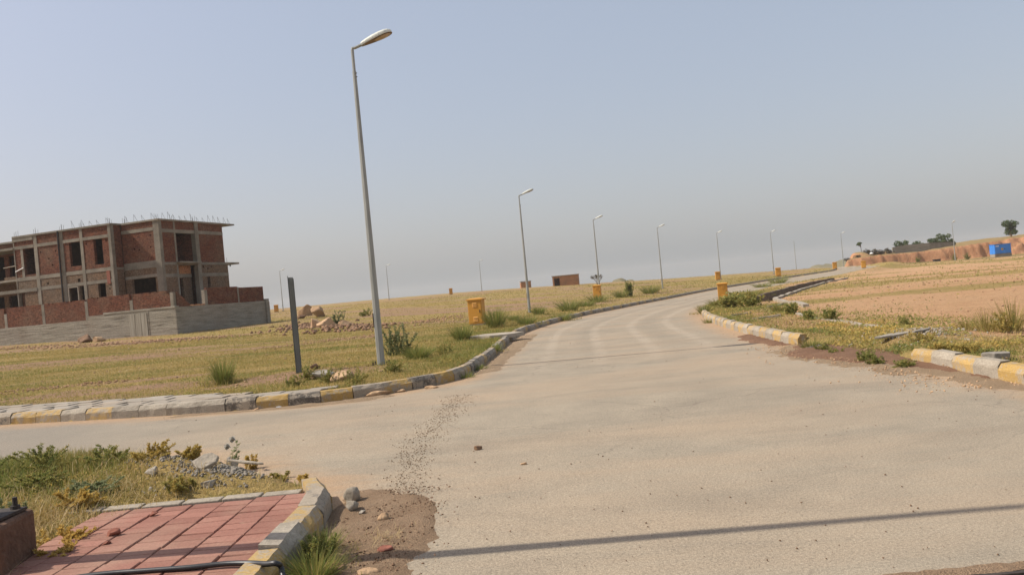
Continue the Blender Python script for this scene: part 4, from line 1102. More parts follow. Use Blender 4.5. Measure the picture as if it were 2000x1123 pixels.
# slabs
hbox('roof_slab', CON, -12.62, XR + .06, YA - .06, 7.0, RT, 8.97)
hbox('roof_slab', CON, XR + .06, 0.06, -.06, 7.0, RT, 8.966)
hbox('roof_canopy', CON, -2.2, 0.05, 7.0, 8.5, RT + .01, 8.96)
hbox('floor_slab', CON, -12.5, XR - .05, YA + .05, 7.0, F1 - .08, F1 + .08)
hbox('floor_slab', CON, XR - .05, -.05, .05, 7.0, F1 - .08, F1 + .075)
hbox('floor_canopy', CON, -1.9, 0.0, 7.0, 8.75, F1 - .02, F1 + .12)
hbox('ground_slab', CON, -12.5, -.05, YA + .05, 7.0, G0 - .3, G0)
# wing front A: bays between columns
hole = lambda x, z, s=.07: (x - s, x + s, z - s, z + s)
bays = [(-12.55, -10.62, [(-11.72, -10.62, 6.0, 7.95)], BR), (-10.30, -8.12, [hole(-10.05, 7.55, .06), hole(-9.3, 7.0, .06), hole(-8.6, 7.5, .06), hole(-9.0, 6.5, .06)], BR),
        (-7.80, -6.22, [(-7.30, -6.22, 6.22, 7.95)], BR), (-5.96, -3.62, [(-5.02, -4.22, 6.12, 7.98), hole(-5.7, 7.7, .06), hole(-3.85, 7.75, .06)], BR)]
for a, b, hs, m_ in bays:
    panel('brick_wall', BR, house, 0, a, b, F1 + .08, 7.97, YA + .04, .22, hs)
    panel('brick_wall', BR, house, 0, a, b, 8.20, RT, YA + .04, .22)
low = [(-12.55, -10.62, [(-12.55, -11.95, 2.4, 4.75)]), (-10.30, -8.12, [hole(-9.6, 5.2, .08)]), (-7.80, -6.22, [(-7.72, -6.80, 3.55, 4.72), (-6.66, -6.22, 3.62, 4.72), (-6.78, -6.52, 5.02, 5.28)]), (-5.96, -3.62, [(-4.96, -4.26, 3.6, 4.74), hole(-5.6, 3.75, .08), hole(-3.9, 4.3, .06)])]
for a, b, hs in low:
    panel('brick_wall', BT, house, 0, a, b, G0, F1 - .08, YA + .035, .22, hs)
for c, (x0, x1) in enumerate([(-12.62, -12.55), (-10.62, -10.30), (-8.12, -7.80), (-6.22, -5.96), (-3.62, XR)]):
    hbox('column', CON, x0, x1, YA, YA + .3, G0, RT)
for a, b in [(-12.55, -10.62), (-10.30, -8.12), (-7.80, -6.22), (-5.96, -3.62)]:
    hbox('lintel_beam', CON, a, b, YA - .012, YA + .3, 7.97, 8.20)
    hbox('lintel_beam', CON, a, b, YA + .015, YA + .3, 4.75, 4.98) if a > -12 else None
    hbox('floor_beam', CON, a, b, YA + .01, YA + .05, F1 - .14, F1 + .13)
hbox('lintel_beam', CON, -19.8, -10.62, YA - .03, YA + .3, 4.72, 4.97)
hbox('parapet_beam', CON, -12.66, -10.64, YA - .03, YA + .01, 8.55, 8.84)
# rain pipe stain: black downpipe on the wing front
mb = MB(); mb.tube([(-8.2, YA - .06, 2.5), (-8.17, YA - .06, 8.9)], .06, 8); mb.build('downpipe', M['black'], house)
# window frame left standing in the ground floor opening
wf = MB(); wf.box(-7.74, -7.66, YA, YA + .1, 3.5, 4.72); wf.box(-6.84, -6.76, YA, YA + .1, 3.5, 4.72); wf.box(-7.66, -6.84, YA + .003, YA + .1, 4.66, 4.725)
wf.build('window_frame', M['kerb_concrete'], house)
# broken corner rubble face below the first floor at the right wing corner
hbox('fallen_cladding', M['brick_chip'], -4.05, -3.75, YA + .0, YA + .04, 4.65, 5.6)
# return wall of the wing
panel('brick_wall', BR, house, 1, YA + .3, -.02, F1 + .08, RT, XR - .24, .22)
panel('brick_wall', BT, house, 1, YA + .3, -.02, G0, F1 - .08, XR - .24, .22)
# front B
panel('brick_wall', BR, house, 0, XR, -.5, F1 + .3, 8.16, 0.02, .22, [hole(-2.3, 7.7, .06), hole(-1.9, 6.9, .06), hole(-.8, 7.85, .06), hole(-2.3, 7.0, .06), hole(-.85, 7.0, .06)])
panel('brick_wall', BR, house, 0, XR, -.5, 8.40, RT, 0.02, .22)
panel('brick_wall', BT, house, 0, XR, -.5, G0, F1 - .2, 0.025, .22, [(-2.82, -.68, 2.9, 4.82)])
hbox('lintel_beam', CON, XR, -.5, -.01, .25, 8.16, 8.40)
hbox('floor_beam', CON, XR, -.5, 0.0, .25, F1 - .2, F1 + .3)
hbox('lintel_beam', CON, XR, -.5, 0.01, .03, 4.84, 5.05)
hbox('column', CON, -.5, 0.0, 0.0, .3, G0, RT)
# side C (shaded): recessed balcony bay between y 1.65 and 3.9
hbox('column', CON, -.3, 0.0, 1.50, 1.66, G0, RT); hbox('column', CON, -.35, 0.03, 3.72, 4.12, G0, RT)
for (a, b, z0, z1, hs, m_) in [(.3, 1.5, F1 + .12, 8.0, [], BR), (.3, 1.5, 8.25, RT, [], BR), (.3, 1.5, 5.0, F1 - .08, [], BT), (.3, 1.5, G0, 4.75, [], BT),
                               (1.66, 3.72, 8.25, RT, [], BR), (4.12, 7.0, 8.25, RT, [], BR), (4.12, 7.0, F1 + .12, 8.0, [], BR), (4.12, 7.3, 5.0, F1 - .08, [hole(4.4, 5.5, .1), hole(4.9, 5.35, .08), hole(5.3, 5.5, .06)], BT), (4.12, 7.3, G0, 4.75, [(4.74, 5.06, 3.6, 4.72)], BT)]:
    panel('brick_wall', m_, house, 1, a, b, z0, z1, -.24, .22, hs)
for a, b in ((.3, 1.5), (1.66, 3.72), (4.12, 7.0)):
    hbox('lintel_beam', CON, -.25, 0.0, a, b, 8.0, 8.25)
    if a != 1.66:
        hbox('lintel_beam', CON, -.25, -.005, a, b + (.3 if a > 4 else 0), 4.75, 5.0); hbox('floor_beam', CON, -.25, -.008, a, b, F1 - .08, F1 + .12)
hbox('balcony_slab', CON, -.6, .28, 1.5, 3.9, F1 + .04, F1 + .16)
hbox('lintel_beam', CON, -.9, -.6, 1.66, 3.72, 4.75, 5.0)
panel('brick_wall', M['brick_orange'], house, 1, 1.66, 3.72, 5.0, F1 + .03, -.85, .2)
panel('brick_wall', BT, house, 1, 1.66, 3.72, G0, 4.75, -.86, .2, [(1.72, 2.8, 2.4, 4.7)])
panel('brick_wall', BR, house, 1, 1.66, 3.72, F1 + .16, 8.0, -1.9, .2, [(1.9, 3.0, 5.9, 7.8)])
panel('brick_wall', BR, house, 0, -1.7, -.3, F1 + .16, 8.0, 3.75, .2)
M['room_shade'] = simple('brick_painted_shade', (0.05, 0.03, 0.022), (0.09, 0.055, 0.04), 3, .95, .4, .02, 14)  # near-black partition colour stands in for the shade inside the rooms
# back and left walls, partitions: the rooms are real, part of their dark is painted
panel('brick_wall', BR, house, 0, -12.5, -.26, G0, RT, 6.76, .22)
panel('brick_wall', BR, house, 1, YA + .3, 6.76, G0, RT, -12.5, .22)
panel('partition_wall', M['room_shade'], house, 0, -12.2, -2.0, G0, F1 - .09, 2.6, .2)
panel('partition_wall', M['room_shade'], house, 0, -12.2, -2.0, F1 + .09, RT - .01, 2.6, .2)
panel('partition_wall', M['room_shade'], house, 1, YA + .3, 2.6, F1 + .09, RT - .01, -8.0, .2)
panel('partition_wall', M['room_shade'], house, 1, YA + .3, 2.6, G0, F1 - .09, -8.0, .2)
# terrace to the left of the wing with leftover props
hbox('terrace_canopy', CON, -18.5, -12.62, YA - .05, .99, 7.98, 8.16)
hbox('terrace_column', CON, -11.98, -11.74, YA + .02, YA + .28, F1, 7.97)
hbox('terrace_slab', CON, -23.9, -12.62, YA, 6.8, F1 - .1, F1 + .05)
panel('brick_wall', BR, house, 0, -24.0, -12.63, F1 + .06, 8.78, 1.0, .22, [(-17.6, -16.05, 6.0, 7.85), (-15.55, -15.0, 6.0, 7.85), (-14.5, -13.0, 6.0, 7.85)])
panel('brick_wall', BT, house, 0, -24.0, -12.63, G0, F1 - .11, 1.0, .22, [(-17.8, -16.4, 2.5, 4.7), (-15.9, -14.2, 2.5, 4.7)])
panel('partition_wall', M['room_shade'], house, 0, -24.0, -12.6, G0, 8.78, 3.2, .2)
panel('brick_wall', BR, house, 1, 1.22, 6.8, G0, 8.78, -24.0, .22)
hbox('roof_slab', CON, -24.1, -12.63, .85, 6.9, 8.79, 8.93)
panel('brick_wall', BT, house, 0, -13.9, -12.63, F1 + .05, 6.0, YA + .1, .2)
mb = MB(); mb.tube([(-13.9, YA + .1, 6.72), (-11.9, YA + .1, 6.82)], .035, 6); mb.build('prop_pole', M['kerb_concrete'], house)
mb = MB(); mb.tube([(-12.6, YA + .0, 6.32), (-11.8, YA + .0, 6.55)], .04, 6); mb.build('prop_pole', M['white'], house)
# rebar standing on the roof
STEEL = M['bolt']
def rebar(pts, r=.011):
    mb = MB()
    for a, b in zip(pts[:-1], pts[1:]): mb.tube([a, b], r, 4)
    mb.build('rebar', STEEL, house)
for k in range(9):
    x = -7.0 + k * .78
    y = YA + .2 if x < XR else .2
    h = random.uniform(.38, .62); lean = random.uniform(-.1, .1)
    rebar([(x, y, 8.95), (x + lean, y, 8.97 + h), (x + .32 + lean, y, 8.95)])
for k in range(13):
    y = .5 + k * .62; h = random.uniform(.32, .58); lean = random.uniform(-.12, .12)
    rebar([(-.1, y, 8.95), (-.1, y + lean, 8.97 + h), (-.1, y + .3 + lean, 8.95)])
for (x, y) in [(-12.4, YA + .15), (-10.45, YA + .15), (-7.95, YA + .15), (-6.1, YA + .15), (-3.5, YA + .15), (-3.1, .15), (-.25, .15), (-.15, 1.58), (-.2, 3.9)]:
    for dx, dy in ((-.09, -.09), (.09, -.09), (-.09, .09), (.09, .09)):
        rebar([(x + dx, y + dy, 8.9), (x + dx + random.uniform(-.03, .03), y + dy, 9.22 + random.uniform(0, .2))], .012)
for y in (7.3, 7.6): rebar([(-.3, y, F1 + .1), (-.3, y, F1 + .5)], .014)
mb = MB(); mb.tube([(-.25, 7.9, F1 - .02), (-.25, 7.9, F1 - .2)], .05, 6); mb.build('canopy_stub', STEEL, house)

# ------------------------------------------------------------------ boundary wall: retaining concrete with brick panels above
BX, BY = 4.20, -3.89
wall = thing('boundary_wall', 'grey retaining boundary wall topped with red brick panels around the unfinished house', 'wall', (HX, HY, 0), HR)
def wbox(name, mat, x0, x1, y0, y1, z0, z1, bev=0.0): return hbox(name, mat, x0, x1, y0, y1, z0, z1, wall, bev)
FM = M['form']
wbox('retaining_wall', FM, -3.1, BX, BY, BY + .3, -0.6, 2.42)
wbox('retaining_wall', FM, -20.0, -3.1, BY + .02, BY + .3, -0.6, 2.16)
wbox('retaining_wall', FM, BX - .3, BX, BY + .3, 5.8, -0.6, 2.46)
wbox('capping', FM, -1.75, BX + .02, BY - .03, BY + .31, 2.42, 2.54, .01)
vb = thing('x', 'x', 'x'); bpy.data.objects.remove(vb)
BV = NT('vertical_boards_concrete', .92, .2); _p = BV.pos('object', (6, 1, .3)); _n = BV.noise(_p, 1.6, 4)
BV.bump(_n, .8, .03); M['vboard'] = BV.out(BV.mix(BV.ramp(_n, [(.3, 0.0), (.7, 1.0)]), (.23, .20, .15), (.40, .37, .30)))
for k in range(6):
    x0 = .38 + k * .248
    wbox('shutter_board', M['vboard'], x0, x0 + .236, BY - .035 - .008 * (k % 2), BY - .002, -.4, 2.28 - .01 * (k % 3))
wbox('pilaster', FM, 1.9, 1.98, BY - .02, BY - .001, .3, 2.4)
# ragged brick panels between posts along the front
def ragged(name, axis, a0, a1, z0, tops, pos, th, mat=BR):
    n = len(tops); vs = []; fs = []
    mb = MB()
    w = (a1 - a0) / n
    V_ = []; F_ = []
    for i in range(n):
        u0, u1 = a0 + i * w, a0 + (i + 1) * w; z1 = tops[i]
        q = [(u0, pos, z0), (u1, pos, z0), (u1, pos + th, z0), (u0, pos + th, z0), (u0, pos, z1), (u1, pos, z1), (u1, pos + th, z1), (u0, pos + th, z1)]
        if axis: q = [(b, a, c) for a, b, c in q]
        fs = [(4, 5, 6, 7), (0, 1, 5, 4), (2, 3, 7, 6)]
        zp = tops[i - 1] if i else z0; zn = tops[i + 1] if i < n - 1 else z0
        if zp < z1: fs.append((3, 0, 4, 7))
        if zn < z1: fs.append((1, 2, 6, 5))
        mb.add(q, fs)
    return mb.build(name, mat, wall)
def tops(n, z, j=.03, drop=None):
    t = [z + random.choice([0, 0, 0, -.07, .0]) * (random.random() < .35) for _ in range(n)]
    if drop: t = [drop(i / (n - 1), v) for i, v in enumerate(t)]
    return t
posts = [-17.6, -14.0, -10.55, -7.05, -3.2, 0.62, 3.95]
for a, b in zip(posts[:-1], posts[1:]):
    z0 = 2.16 if b < -3.0 else (2.16 if a < -3.1 else 2.54)
    if a == -3.2:
        ragged('brick_panel', 0, a + .13, -1.76, 2.42, tops(8, 3.62), BY + .04, .22); ragged('brick_panel', 0, -1.755, b - .13, 2.54, tops(14, 3.62), BY + .041, .22)
    elif b == 3.95:
        ragged('brick_panel', 0, a + .16, b - .10, z0, tops(22, 3.60, drop=lambda t, v: v - (max(0, t - .9) * 3)), BY + .04, .22)
    else:
        ragged('brick_panel', 0, a + .13, b - .13, z0, tops(20, 3.56), BY + .04, .22)
for k, x in enumerate(posts):
    h = [3.5, 3.5, 3.15, 3.54, 3.45, 3.2, 3.45][k]
    wbox('post', CON, x - .125, x + .125, BY + .03, BY + .27, 2.16 if x < -3.0 else 2.54, h)
# right hand side: broken gap, then full panels
ragged('brick_panel', 1, BY + .28, -2.3, 2.46, [3.45 - .10 * i * (1 if i < 6 else 1.05) for i in range(10)], BX - .26, .22)
ragged('brick_panel', 1, -2.3, -.95, 2.46, [2.52 + .05 * random.random() for _ in range(9)], BX - .26, .22, M['brick_orange'])
wbox('post', CON, BX - .27, BX - .02, -.95, -.66, 2.46, 3.5)
ragged('brick_panel', 1, -.66, 2.65, 2.46, tops(18, 3.64, 0), BX - .26, .22); ragged('brick_panel', 1, 2.80, 5.75, 2.46, tops(16, 3.56, 0), BX - .261, .22)
wbox('post', CON, BX - .27, BX - .03, 2.65, 2.80, 2.46, 3.6)
wbox('buttress', FM, BX - .35, BX + .12, 5.8, 6.15, -.6, 2.6)
wbox('terrace_fill', M['clod'], -20, BX - .3, BY + .3, 6.8, 0.5, 2.38)

# ------------------------------------------------------------------ far brick huts
def hut(name, label, px0, px1, pyb, d, h, dep, rz, door):
    a = P(px0, pyb, d); b = P(px1, pyb, d); w = b.x - a.x
    r = thing(name, label, 'hut', (a.x, d, gz(a.x, d)), rz)
    mats = M['brick_orange']
    panel('wall', mats, r, 0, 0, w, -.4, h, 0, .22, [door] if door else [])
    panel('wall', mats, r, 1, .22, dep, -.4, h + .02, w - .22, .22); panel('wall', mats, r, 1, .22, dep, -.4, h - .15, 0, .22)
    panel('wall', mats, r, 0, .22, w - .22, -.4, h, dep - .22, .21)
    mb = MB(); mb.box(-.15, w + .1, -.15, dep + .1, h + .03, h + .16); mb.build('roof', M['kerb_concrete'], r)
hut('brick_hut', 'small roofless brick hut with dark doorway on the far ridge', 1080, 1131, 556, 150, 1.75, 3.2, -.12, (.3, 1.35, -.3, 1.45))
hut('brick_hut', 'tiny brick block further left on the far ridge behind the second lamp', 1018, 1038, 560, 172, 1.3, 2.0, .1, None)

# ------------------------------------------------------------------ orange earth bank, wall on it, generator
def m_bank():
    k = NT('orange_earth_bank', .97, .08)
    pw = k.pos('world'); pv_ = k.pos('world', (1, 1, .25))
    n1 = k.noise(pw, .35, 5); n2 = k.noise(pv_, 1.6, 6, .65); n3 = k.noise(pw, 6, 4)
    col = k.mix(k.ramp(n2, [(.3, 0.0), (.7, 1.0)]), (.42, .20, .10), (.60, .34, .185))
    col = k.mix(k.ramp(n3, [(.3, .6), (.7, 0.0)]), col, (.34, .16, .085))
    sp = k.n('ShaderNodeSeparateXYZ'); g_ = k.n('ShaderNodeNewGeometry'); k.l(g_.outputs['Normal'], sp.inputs[0])
    flat = k.ramp(k.math('ADD', sp.outputs['Z'], k.math('MULTIPLY', k.math('SUBTRACT', n1, .5), .5)), [(.80, 0.0), (.95, .8)])
    col = k.mix(flat, col, (.27, .21, .09))
    k.bump(k.math('ADD', n2, n3), 1.0, .25)
    return k.out(col)
bxs = np.concatenate([np.arange(64, 125, .45), np.arange(125, 200, 2.5)]); bys = np.concatenate([np.arange(158, 174, .3), np.arange(174, 235, 2.5)])
bX, bY = np.meshgrid(bxs, bys)
front = 165.2 + 1.6 * (fbm(bX * .12, bX * 0 + 3, 3, 41) - .5) * 2 - 3.0 * sst(98, 115, bX) + 0.6 * (fbm(bX * .9, bX * 0 + 1, 4, 45) - .5) + .45 * (fbm(bX * 2.6, bX * 0 + 4, 3, 46) - .5)
zt = np.interp(bX, [66, 69.5, 72, 80, 88, 95, 101, 110, 130, 200], [0.2, 1.1, 1.55, 1.6, 1.5, 1.95, 2.25, 2.9, 3.3, 3.6])
side = 69.8 + 0.47 * np.clip(bY - 166, 0, 99) + 1.5 * (fbm(bY * .2, bY * 0, 3, 47) - .5)
wd = 1.0 + 3.2 * sst(99, 108, bX)
dist = np.minimum(bY - front, (bX - side) * 1.0)
sfac = sst(-.4, 1.0, dist / wd + .9 * (fbm(bX * 1.1, bY * 1.1, 4, 49) - .5))
bb = base(bX, bY)
bz0 = bb + (zt - bb) * sfac - .12 + sfac * .5 * (fbm(bX * .35, bY * .35, 3, 51) - .5) + .55 * (4 * sfac * (1 - sfac)) * (fbm(bX * 1.9, bY * 1.9, 3, 53) - .5)
gs = lambda cx, cy, sx, sy, h: h * np.exp(-((bX - cx) / sx) ** 4 - ((bY - cy) / sy) ** 4)
bz0 = bz0 + gs(75.2, 171.5, 1.4, 2.5, 1.0) + gs(79.5, 174, 3.2, 3, 0.8)
bz0 = bz0 - 30 * sst(195, 235, bY) - 4 * (1 - sst(-5, -2, bX - side))
bi = (np.arange(len(bys) - 1)[:, None] * len(bxs) + np.arange(len(bxs) - 1)[None]).ravel()
bank = put('earth_bank', np_mesh('earth_bank', np.stack([bX.ravel(), bY.ravel(), bz0.ravel()], 1), np.stack([bi, bi + 1, bi + 1 + len(bxs), bi + len(bxs)], 1), [m_bank()], None, False)); bank['kind'] = 'structure'
def bank_z(x, y):
    i = int(np.argmin(abs(bxs - x))); j = int(np.argmin(abs(bys - y))); return float(bz0[j, i])
# concrete wall on the bank
cw = thing('concrete_wall', 'long weathered concrete wall on top of the orange earth bank', 'wall', (0, 0, 0))
def seg_wall(x0, x1, y0, y1, z0, h0, h1, mat):
    mb = MB(); n = Vector((-(y1 - y0), x1 - x0, 0)).normalized() * .25
    a, b = Vector((x0, y0, 0)), Vector((x1, y1, 0))
    V_ = [(a.x, a.y, z0), (b.x, b.y, z0), (b.x + n.x, b.y + n.y, z0), (a.x + n.x, a.y + n.y, z0), (a.x, a.y, h0), (b.x, b.y, h1), (b.x + n.x, b.y + n.y, h1), (a.x + n.x, a.y + n.y, h0)]
    mb.add(V_, [(0, 1, 5, 4), (1, 2, 6, 5), (2, 3, 7, 6), (3, 0, 4, 7), (4, 5, 6, 7)]); mb.build('wall_panel', mat, cw)
seg_wall(82.6, 86.5, 172.0, 172.5, .5, 2.85, 3.15, M['form']); seg_wall(86.5, 91.0, 172.5, 172.8, .5, 3.12, 3.1, M['form']); seg_wall(91.0, 96.0, 172.82, 172.9, .5, 3.1, 2.85, M['concrete']); seg_wall(96.0, 97.5, 172.9, 174.5, .5, 2.82, 2.6, M['concrete'])
# strip path with a pale kerb in front of the bank
o = wall_along('verge_kerb', [(70, 141.5), (80, 142.2), (90, 143.0), (104, 143.6), (122, 143)], 0, .3, .10, -.9, M['kerb_concrete'], None, 2.0); tag(o, 'pale kerb line running below the blue generator and the earth bank', 'kerb')
gx0, gx1 = P(1944, 490, 147).x, P(1977, 490, 147).x
gzz = -1.0
gen = thing('generator_housing', 'bright blue generator housing on a grey plinth in front of the earth bank', 'generator', (gx0, 147, gzz), .06)
w_ = gx1 - gx0
mb = MB(); mb.box(0, w_ + .1, .1, 1.5, -.4, .68); mb.build('plinth', M['concrete'], gen)
mb = MB(); mb.box(-.05, w_, 0, 1.5, .68, 2.38); gb = mb.build('housing', M['blue'], gen, bevel=.03)
mb = MB(); mb.box(-.12, w_ + .06, -.06, 1.56, 2.38, 2.46); mb.build('roof_lid', M['blue'], gen)
for k in range(3):
    x = .08 + k * (w_ - .1) / 3; mb = MB(); mb.box(x, x + (w_ - .3) / 3, -.03, -.002, .8, 2.28); mb.build('door_panel', M['blue'], gb)
mb = MB(); mb.box(.15, .75, -.045, -.032, 2.02, 2.18); mb.build('name_plate', M['white'], gb)
mb = MB()
for k in range(12):
    pass
mb.add([(1.35 + .26 * math.cos(a) * (1 if k % 2 else .8), -.046, 1.5 + .26 * math.sin(a) * (1 if k % 2 else .8)) for k, a in enumerate([2 * math.pi * i / 12 for i in range(12)])], [tuple(range(12))])
mb.build('round_emblem', M['orange_mark'], gb)
mb = MB(); mb.add([(1.72, -.046, 1.62), (1.72, -.046, 1.42), (1.98, -.046, 1.52)], [(0, 1, 2)]); mb.build('arrow_mark', M['black'], gb)
p = P(1838, 504, 145); o = MB(); o.box(-.55, .55, -.35, .35, 0, .42); o.box(-.62, .62, -.42, .42, .42, .5); o = o.build('dark_bin', M['black']); o.location = (p.x, 146.5, gz(p.x, 146.5)); tag(o, 'low dark box on the grass left of the bank lamp', 'box')
root = thing('parasol', 'small white parasol far off on the bank below the scrub', 'parasol', (P(1704, 490, 167).x, 167.5, 1.2))
mb = MB(); mb.tube([(0, 0, 0), (0, 0, .95)], .03, 5); mb.build('pole', M['kerb_concrete'], root)
mb = MB(); mb.tube([(0, 0, .72), (0, 0, .9), (0, 0, 1.0)], [.42, .26, .02], 8); mb.build('canopy', M['white'], root)

# far hazy hills
def hill(cx, cy, rx, ry, h, z0, seed):
    n = 40; gx, gy = np.meshgrid(np.linspace(-1, 1, n), np.linspace(-1, 1, n))
    r = np.hypot(gx, gy); z = z0 + h * np.clip(1 - r ** 2, -1, 1) * (.75 + .5 * fbm(gx * 3 + 5, gy * 3, 4, seed))
    i = (np.arange(n - 1)[:, None] * n + np.arange(n - 1)[None]).ravel()
    o = put('hill', np_mesh('hill', np.stack([(cx + gx * rx).ravel(), (cy + gy * ry).ravel(), z.ravel()], 1), np.stack([i, i + 1, i + 1 + n, i + n], 1), [M['hill']], None, True)); o['kind'] = 'structure'
k = NT('scrub_hill', .97, .05); k.out(k.mix(k.noise(k.pos('world'), .05, 6, .7), (.10, .10, .05), (.24, .19, .10))); M['hill'] = k.m
hill(300, 760, 60, 60, 36, -38, 3); hill(62, 450, 18, 25, 15, -14, 4); hill(38, 520, 16, 25, 17, -16, 6)

# ------------------------------------------------------------------ foliage
def leaf_cloud(centers, radii, n, size, tint, seed, squash=1.0, hollow=.35):
    """small folded leaf faces spread through ellipsoid clumps"""
    r = np.random.default_rng(seed)
    centers = np.array(centers, float); radii = np.array(radii, float)
    w = radii ** 2; pick = r.choice(len(centers), n, p=w / w.sum())
    dv = r.normal(size=(n, 3)); dv /= np.linalg.norm(dv, axis=1)[:, None]
    rad = (hollow + (1 - hollow) * r.random(n) ** .5)
    pos = centers[pick] + dv * (radii[pick] * rad)[:, None] * np.array([1, 1, squash])
    a = r.normal(size=(n, 3)); a /= np.linalg.norm(a, axis=1)[:, None]
    b = np.cross(a, r.normal(size=(n, 3))); b /= np.linalg.norm(b, axis=1)[:, None]
    s = size * r.uniform(.6, 1.4, n)[:, None]
    v = np.stack([pos - a * s, pos + b * s * .45, pos + a * s, pos - b * s * .45], 1).reshape(-1, 3)
    f = np.arange(4 * n).reshape(n, 4)
    t = np.clip(tint[0] + (tint[1] - tint[0]) * (.55 * r.random(n) + .45 * (r.random(len(centers))[pick])), 0, 1)
    return v, f, np.repeat(t, 4)
def tree(name, label, x, y, z, h, cr, clumps, mat, seed, n=900, leaf=.16, trunk=None, cat='tree', group=None, squash=.9, base_frac=.35):
    r = random.Random(seed)
    root = thing(name, label, cat, (x, y, z), r.uniform(0, 6), group)
    cs, rs = [], []
    for k in range(clumps):
        a = r.uniform(0, 6.28); q = cr * r.uniform(.1, .75); zz = h * (base_frac + (1 - base_frac) * r.uniform(.15, .85))
        cs.append((q * math.cos(a), q * math.sin(a), zz)); rs.append(cr * r.uniform(.28, .5))
    mb = MB(); tr = trunk or h * .035
    mb.tube([(0, 0, -.3), (r.uniform(-.03, .03) * h, 0, h * base_frac * .9), (r.uniform(-.05, .05) * h, r.uniform(-.05, .05) * h, h * .75)], [tr * 1.2, tr * .8, tr * .3], 6)
    for c in cs[:8]: mb.tube([(0, 0, h * base_frac * .7), tuple(.5 * v for v in (c[0], c[1], c[2] + h * base_frac * .7)), c], [tr * .5, tr * .35, tr * .12], 5)
    mb.build('trunk', M['bark'], root)
    v, f, t = leaf_cloud(cs, rs, n, leaf, (0, 1), seed, squash)
    o = put('crown', np_mesh('crown', v, f, [mat], {'tint': t}), root)
    return root
gT = 'trees on the earth bank'
tree('tree', 'large round tree standing on the right end of the earth bank', P(1975, 458, 176).x, 176, 2.5, 3.9, 1.75, 14, M['treeleaf'], 5, 1500, .20, .12, group=gT, base_frac=.12)
tree('tree', 'small flat topped tree alone at the left end of the bank', P(1683, 480, 173).x - .5, 172.2, 2.5, 2.2, .95, 7, M['treeleaf'], 6, 260, .16, .06, group=gT, squash=.5, base_frac=.6)
for k, (px, pb, pt, w, lb) in enumerate([(1765, 484, 468, 2.0, 'leftmost rounded tree peeking over the concrete wall'), (1791, 482, 469, 1.7, 'second rounded tree peeking over the concrete wall'), (1819, 478, 464, 1.4, 'third tree over the wall, left of the tall pair'), (1836, 476, 460, 1.3, 'fourth tree over the wall, middle of the cluster'), (1846, 474, 455, 1.7, 'tallest tree of the cluster over the concrete wall'), (1857, 476, 465, 1.2, 'rightmost low tree of the cluster beside the bank lamp')]):
    d = 178 + k; b = P(px, pb, d); t = P(px, pt, d); tree('tree', lb, b.x, d, b.z - 1.4, t.z - b.z + 1.5, w, 10, M['treeleaf'], 20 + k, 800, .2, .09, group=gT, base_frac=.3)
for k, (px, lb) in enumerate([(1694, 'brown scrub bush at the left of the mound on the bank'), (1708, 'brown scrub bush in the middle of the mound on the bank'), (1722, 'brown scrub bush right of the mound middle'), (1735, 'brown green scrub bush beside the concrete wall')]):
    b = P(px, 489, 171); tree('scrub_bush', lb, b.x, 171.0, bank_z(b.x, 171.0) - .1, 1.15, 1.1, 9, M['scrubleaf'], 40 + k, 500, .12, .04, 'bush', 'scrub on the bank', base_frac=.05)
for k, (x, lb) in enumerate([(70.6, 'dark scrub on the left lip of the earth bank'), (72.6, 'low scrub right of the left lip of the bank')]):
    tree('scrub_bush', lb, x, 167.0, bank_z(x, 167.0) - .1, .55, .9, 7, M['scrubleaf'], 50 + k, 320, .1, .03, 'bush', 'scrub on the bank', base_frac=.05)
# bare branching shrub on the ridge
def bare_tree(name, label, x, y, h, seed, mat):
    r = random.Random(seed); root = thing(name, label, 'shrub', (x, y, gz(x, y)), 0); mb = MB(); tips = []
    def grow(p, d, L, w, dep):
        q = p + d * L; mb.tube([p, q], [w, w * .65], 4, cap=False)
        if dep == 0: tips.append(q); return
        for _ in range(r.choice([2, 3, 3])):
            nd = (d + Vector((r.uniform(-.7, .7), r.uniform(-.7, .7), r.uniform(-.15, .5)))).normalized(); grow(q, nd, L * r.uniform(.6, .85), w * .62, dep - 1)
    for _ in range(4): grow(Vector((0, 0, -.1)), Vector((r.uniform(-.6, .6), r.uniform(-.6, .6), 1)).normalized(), h * .32, .05, 4)
    mb.build('branches', M['bark'], root)
    v, f, t = leaf_cloud([tuple(q) for q in tips], [.22] * len(tips), 500, .07, (0, 1), seed)
    put('crown', np_mesh('crown', v, f, [mat], {'tint': t}), root)
bare_tree('bare_shrub', 'thin leafed branching shrub on the ridge behind the third lamp', P(1167, 552, 138).x, 138, 1.9, 3, M['scrubleaf'])

# grass blades -------------------------------------------------------
def blades(pos, h, w, tint, seed, bend=.5, seg=2):
    """tapered bent blades; pos (n,3), h, w arrays"""
    r = np.random.default_rng(seed); n = len(pos)
    a = r.uniform(0, 2 * np.pi, n); d = np.stack([np.cos(a), np.sin(a), np.zeros(n)], 1); s = np.stack([-np.sin(a), np.cos(a), np.zeros(n)], 1)
    b = (bend * r.uniform(.2, 1.3, n) * h)[:, None]; H = h[:, None]; W = w[:, None]; up = np.array([0, 0, 1.0])
    if seg == 1:
        v = np.stack([pos - s * W, pos + s * W, pos + d * b + up * H], 1).reshape(-1, 3); f = np.arange(3 * n).reshape(n, 3); k = 3
    else:
        m = pos + d * b * .3 + up * H * .6
        v = np.stack([pos - s * W, pos + s * W, m + s * W * .75, m - s * W * .75, pos + d * b + up * H * .97], 1).reshape(-1, 3); k = 5
        o = np.arange(n)[:, None] * 5
        f = np.concatenate([o + [0, 1, 2], o + [0, 2, 3], o + [3, 2, 4]], 0)
    return v, f, np.repeat(np.clip(tint, 0, 1), k)
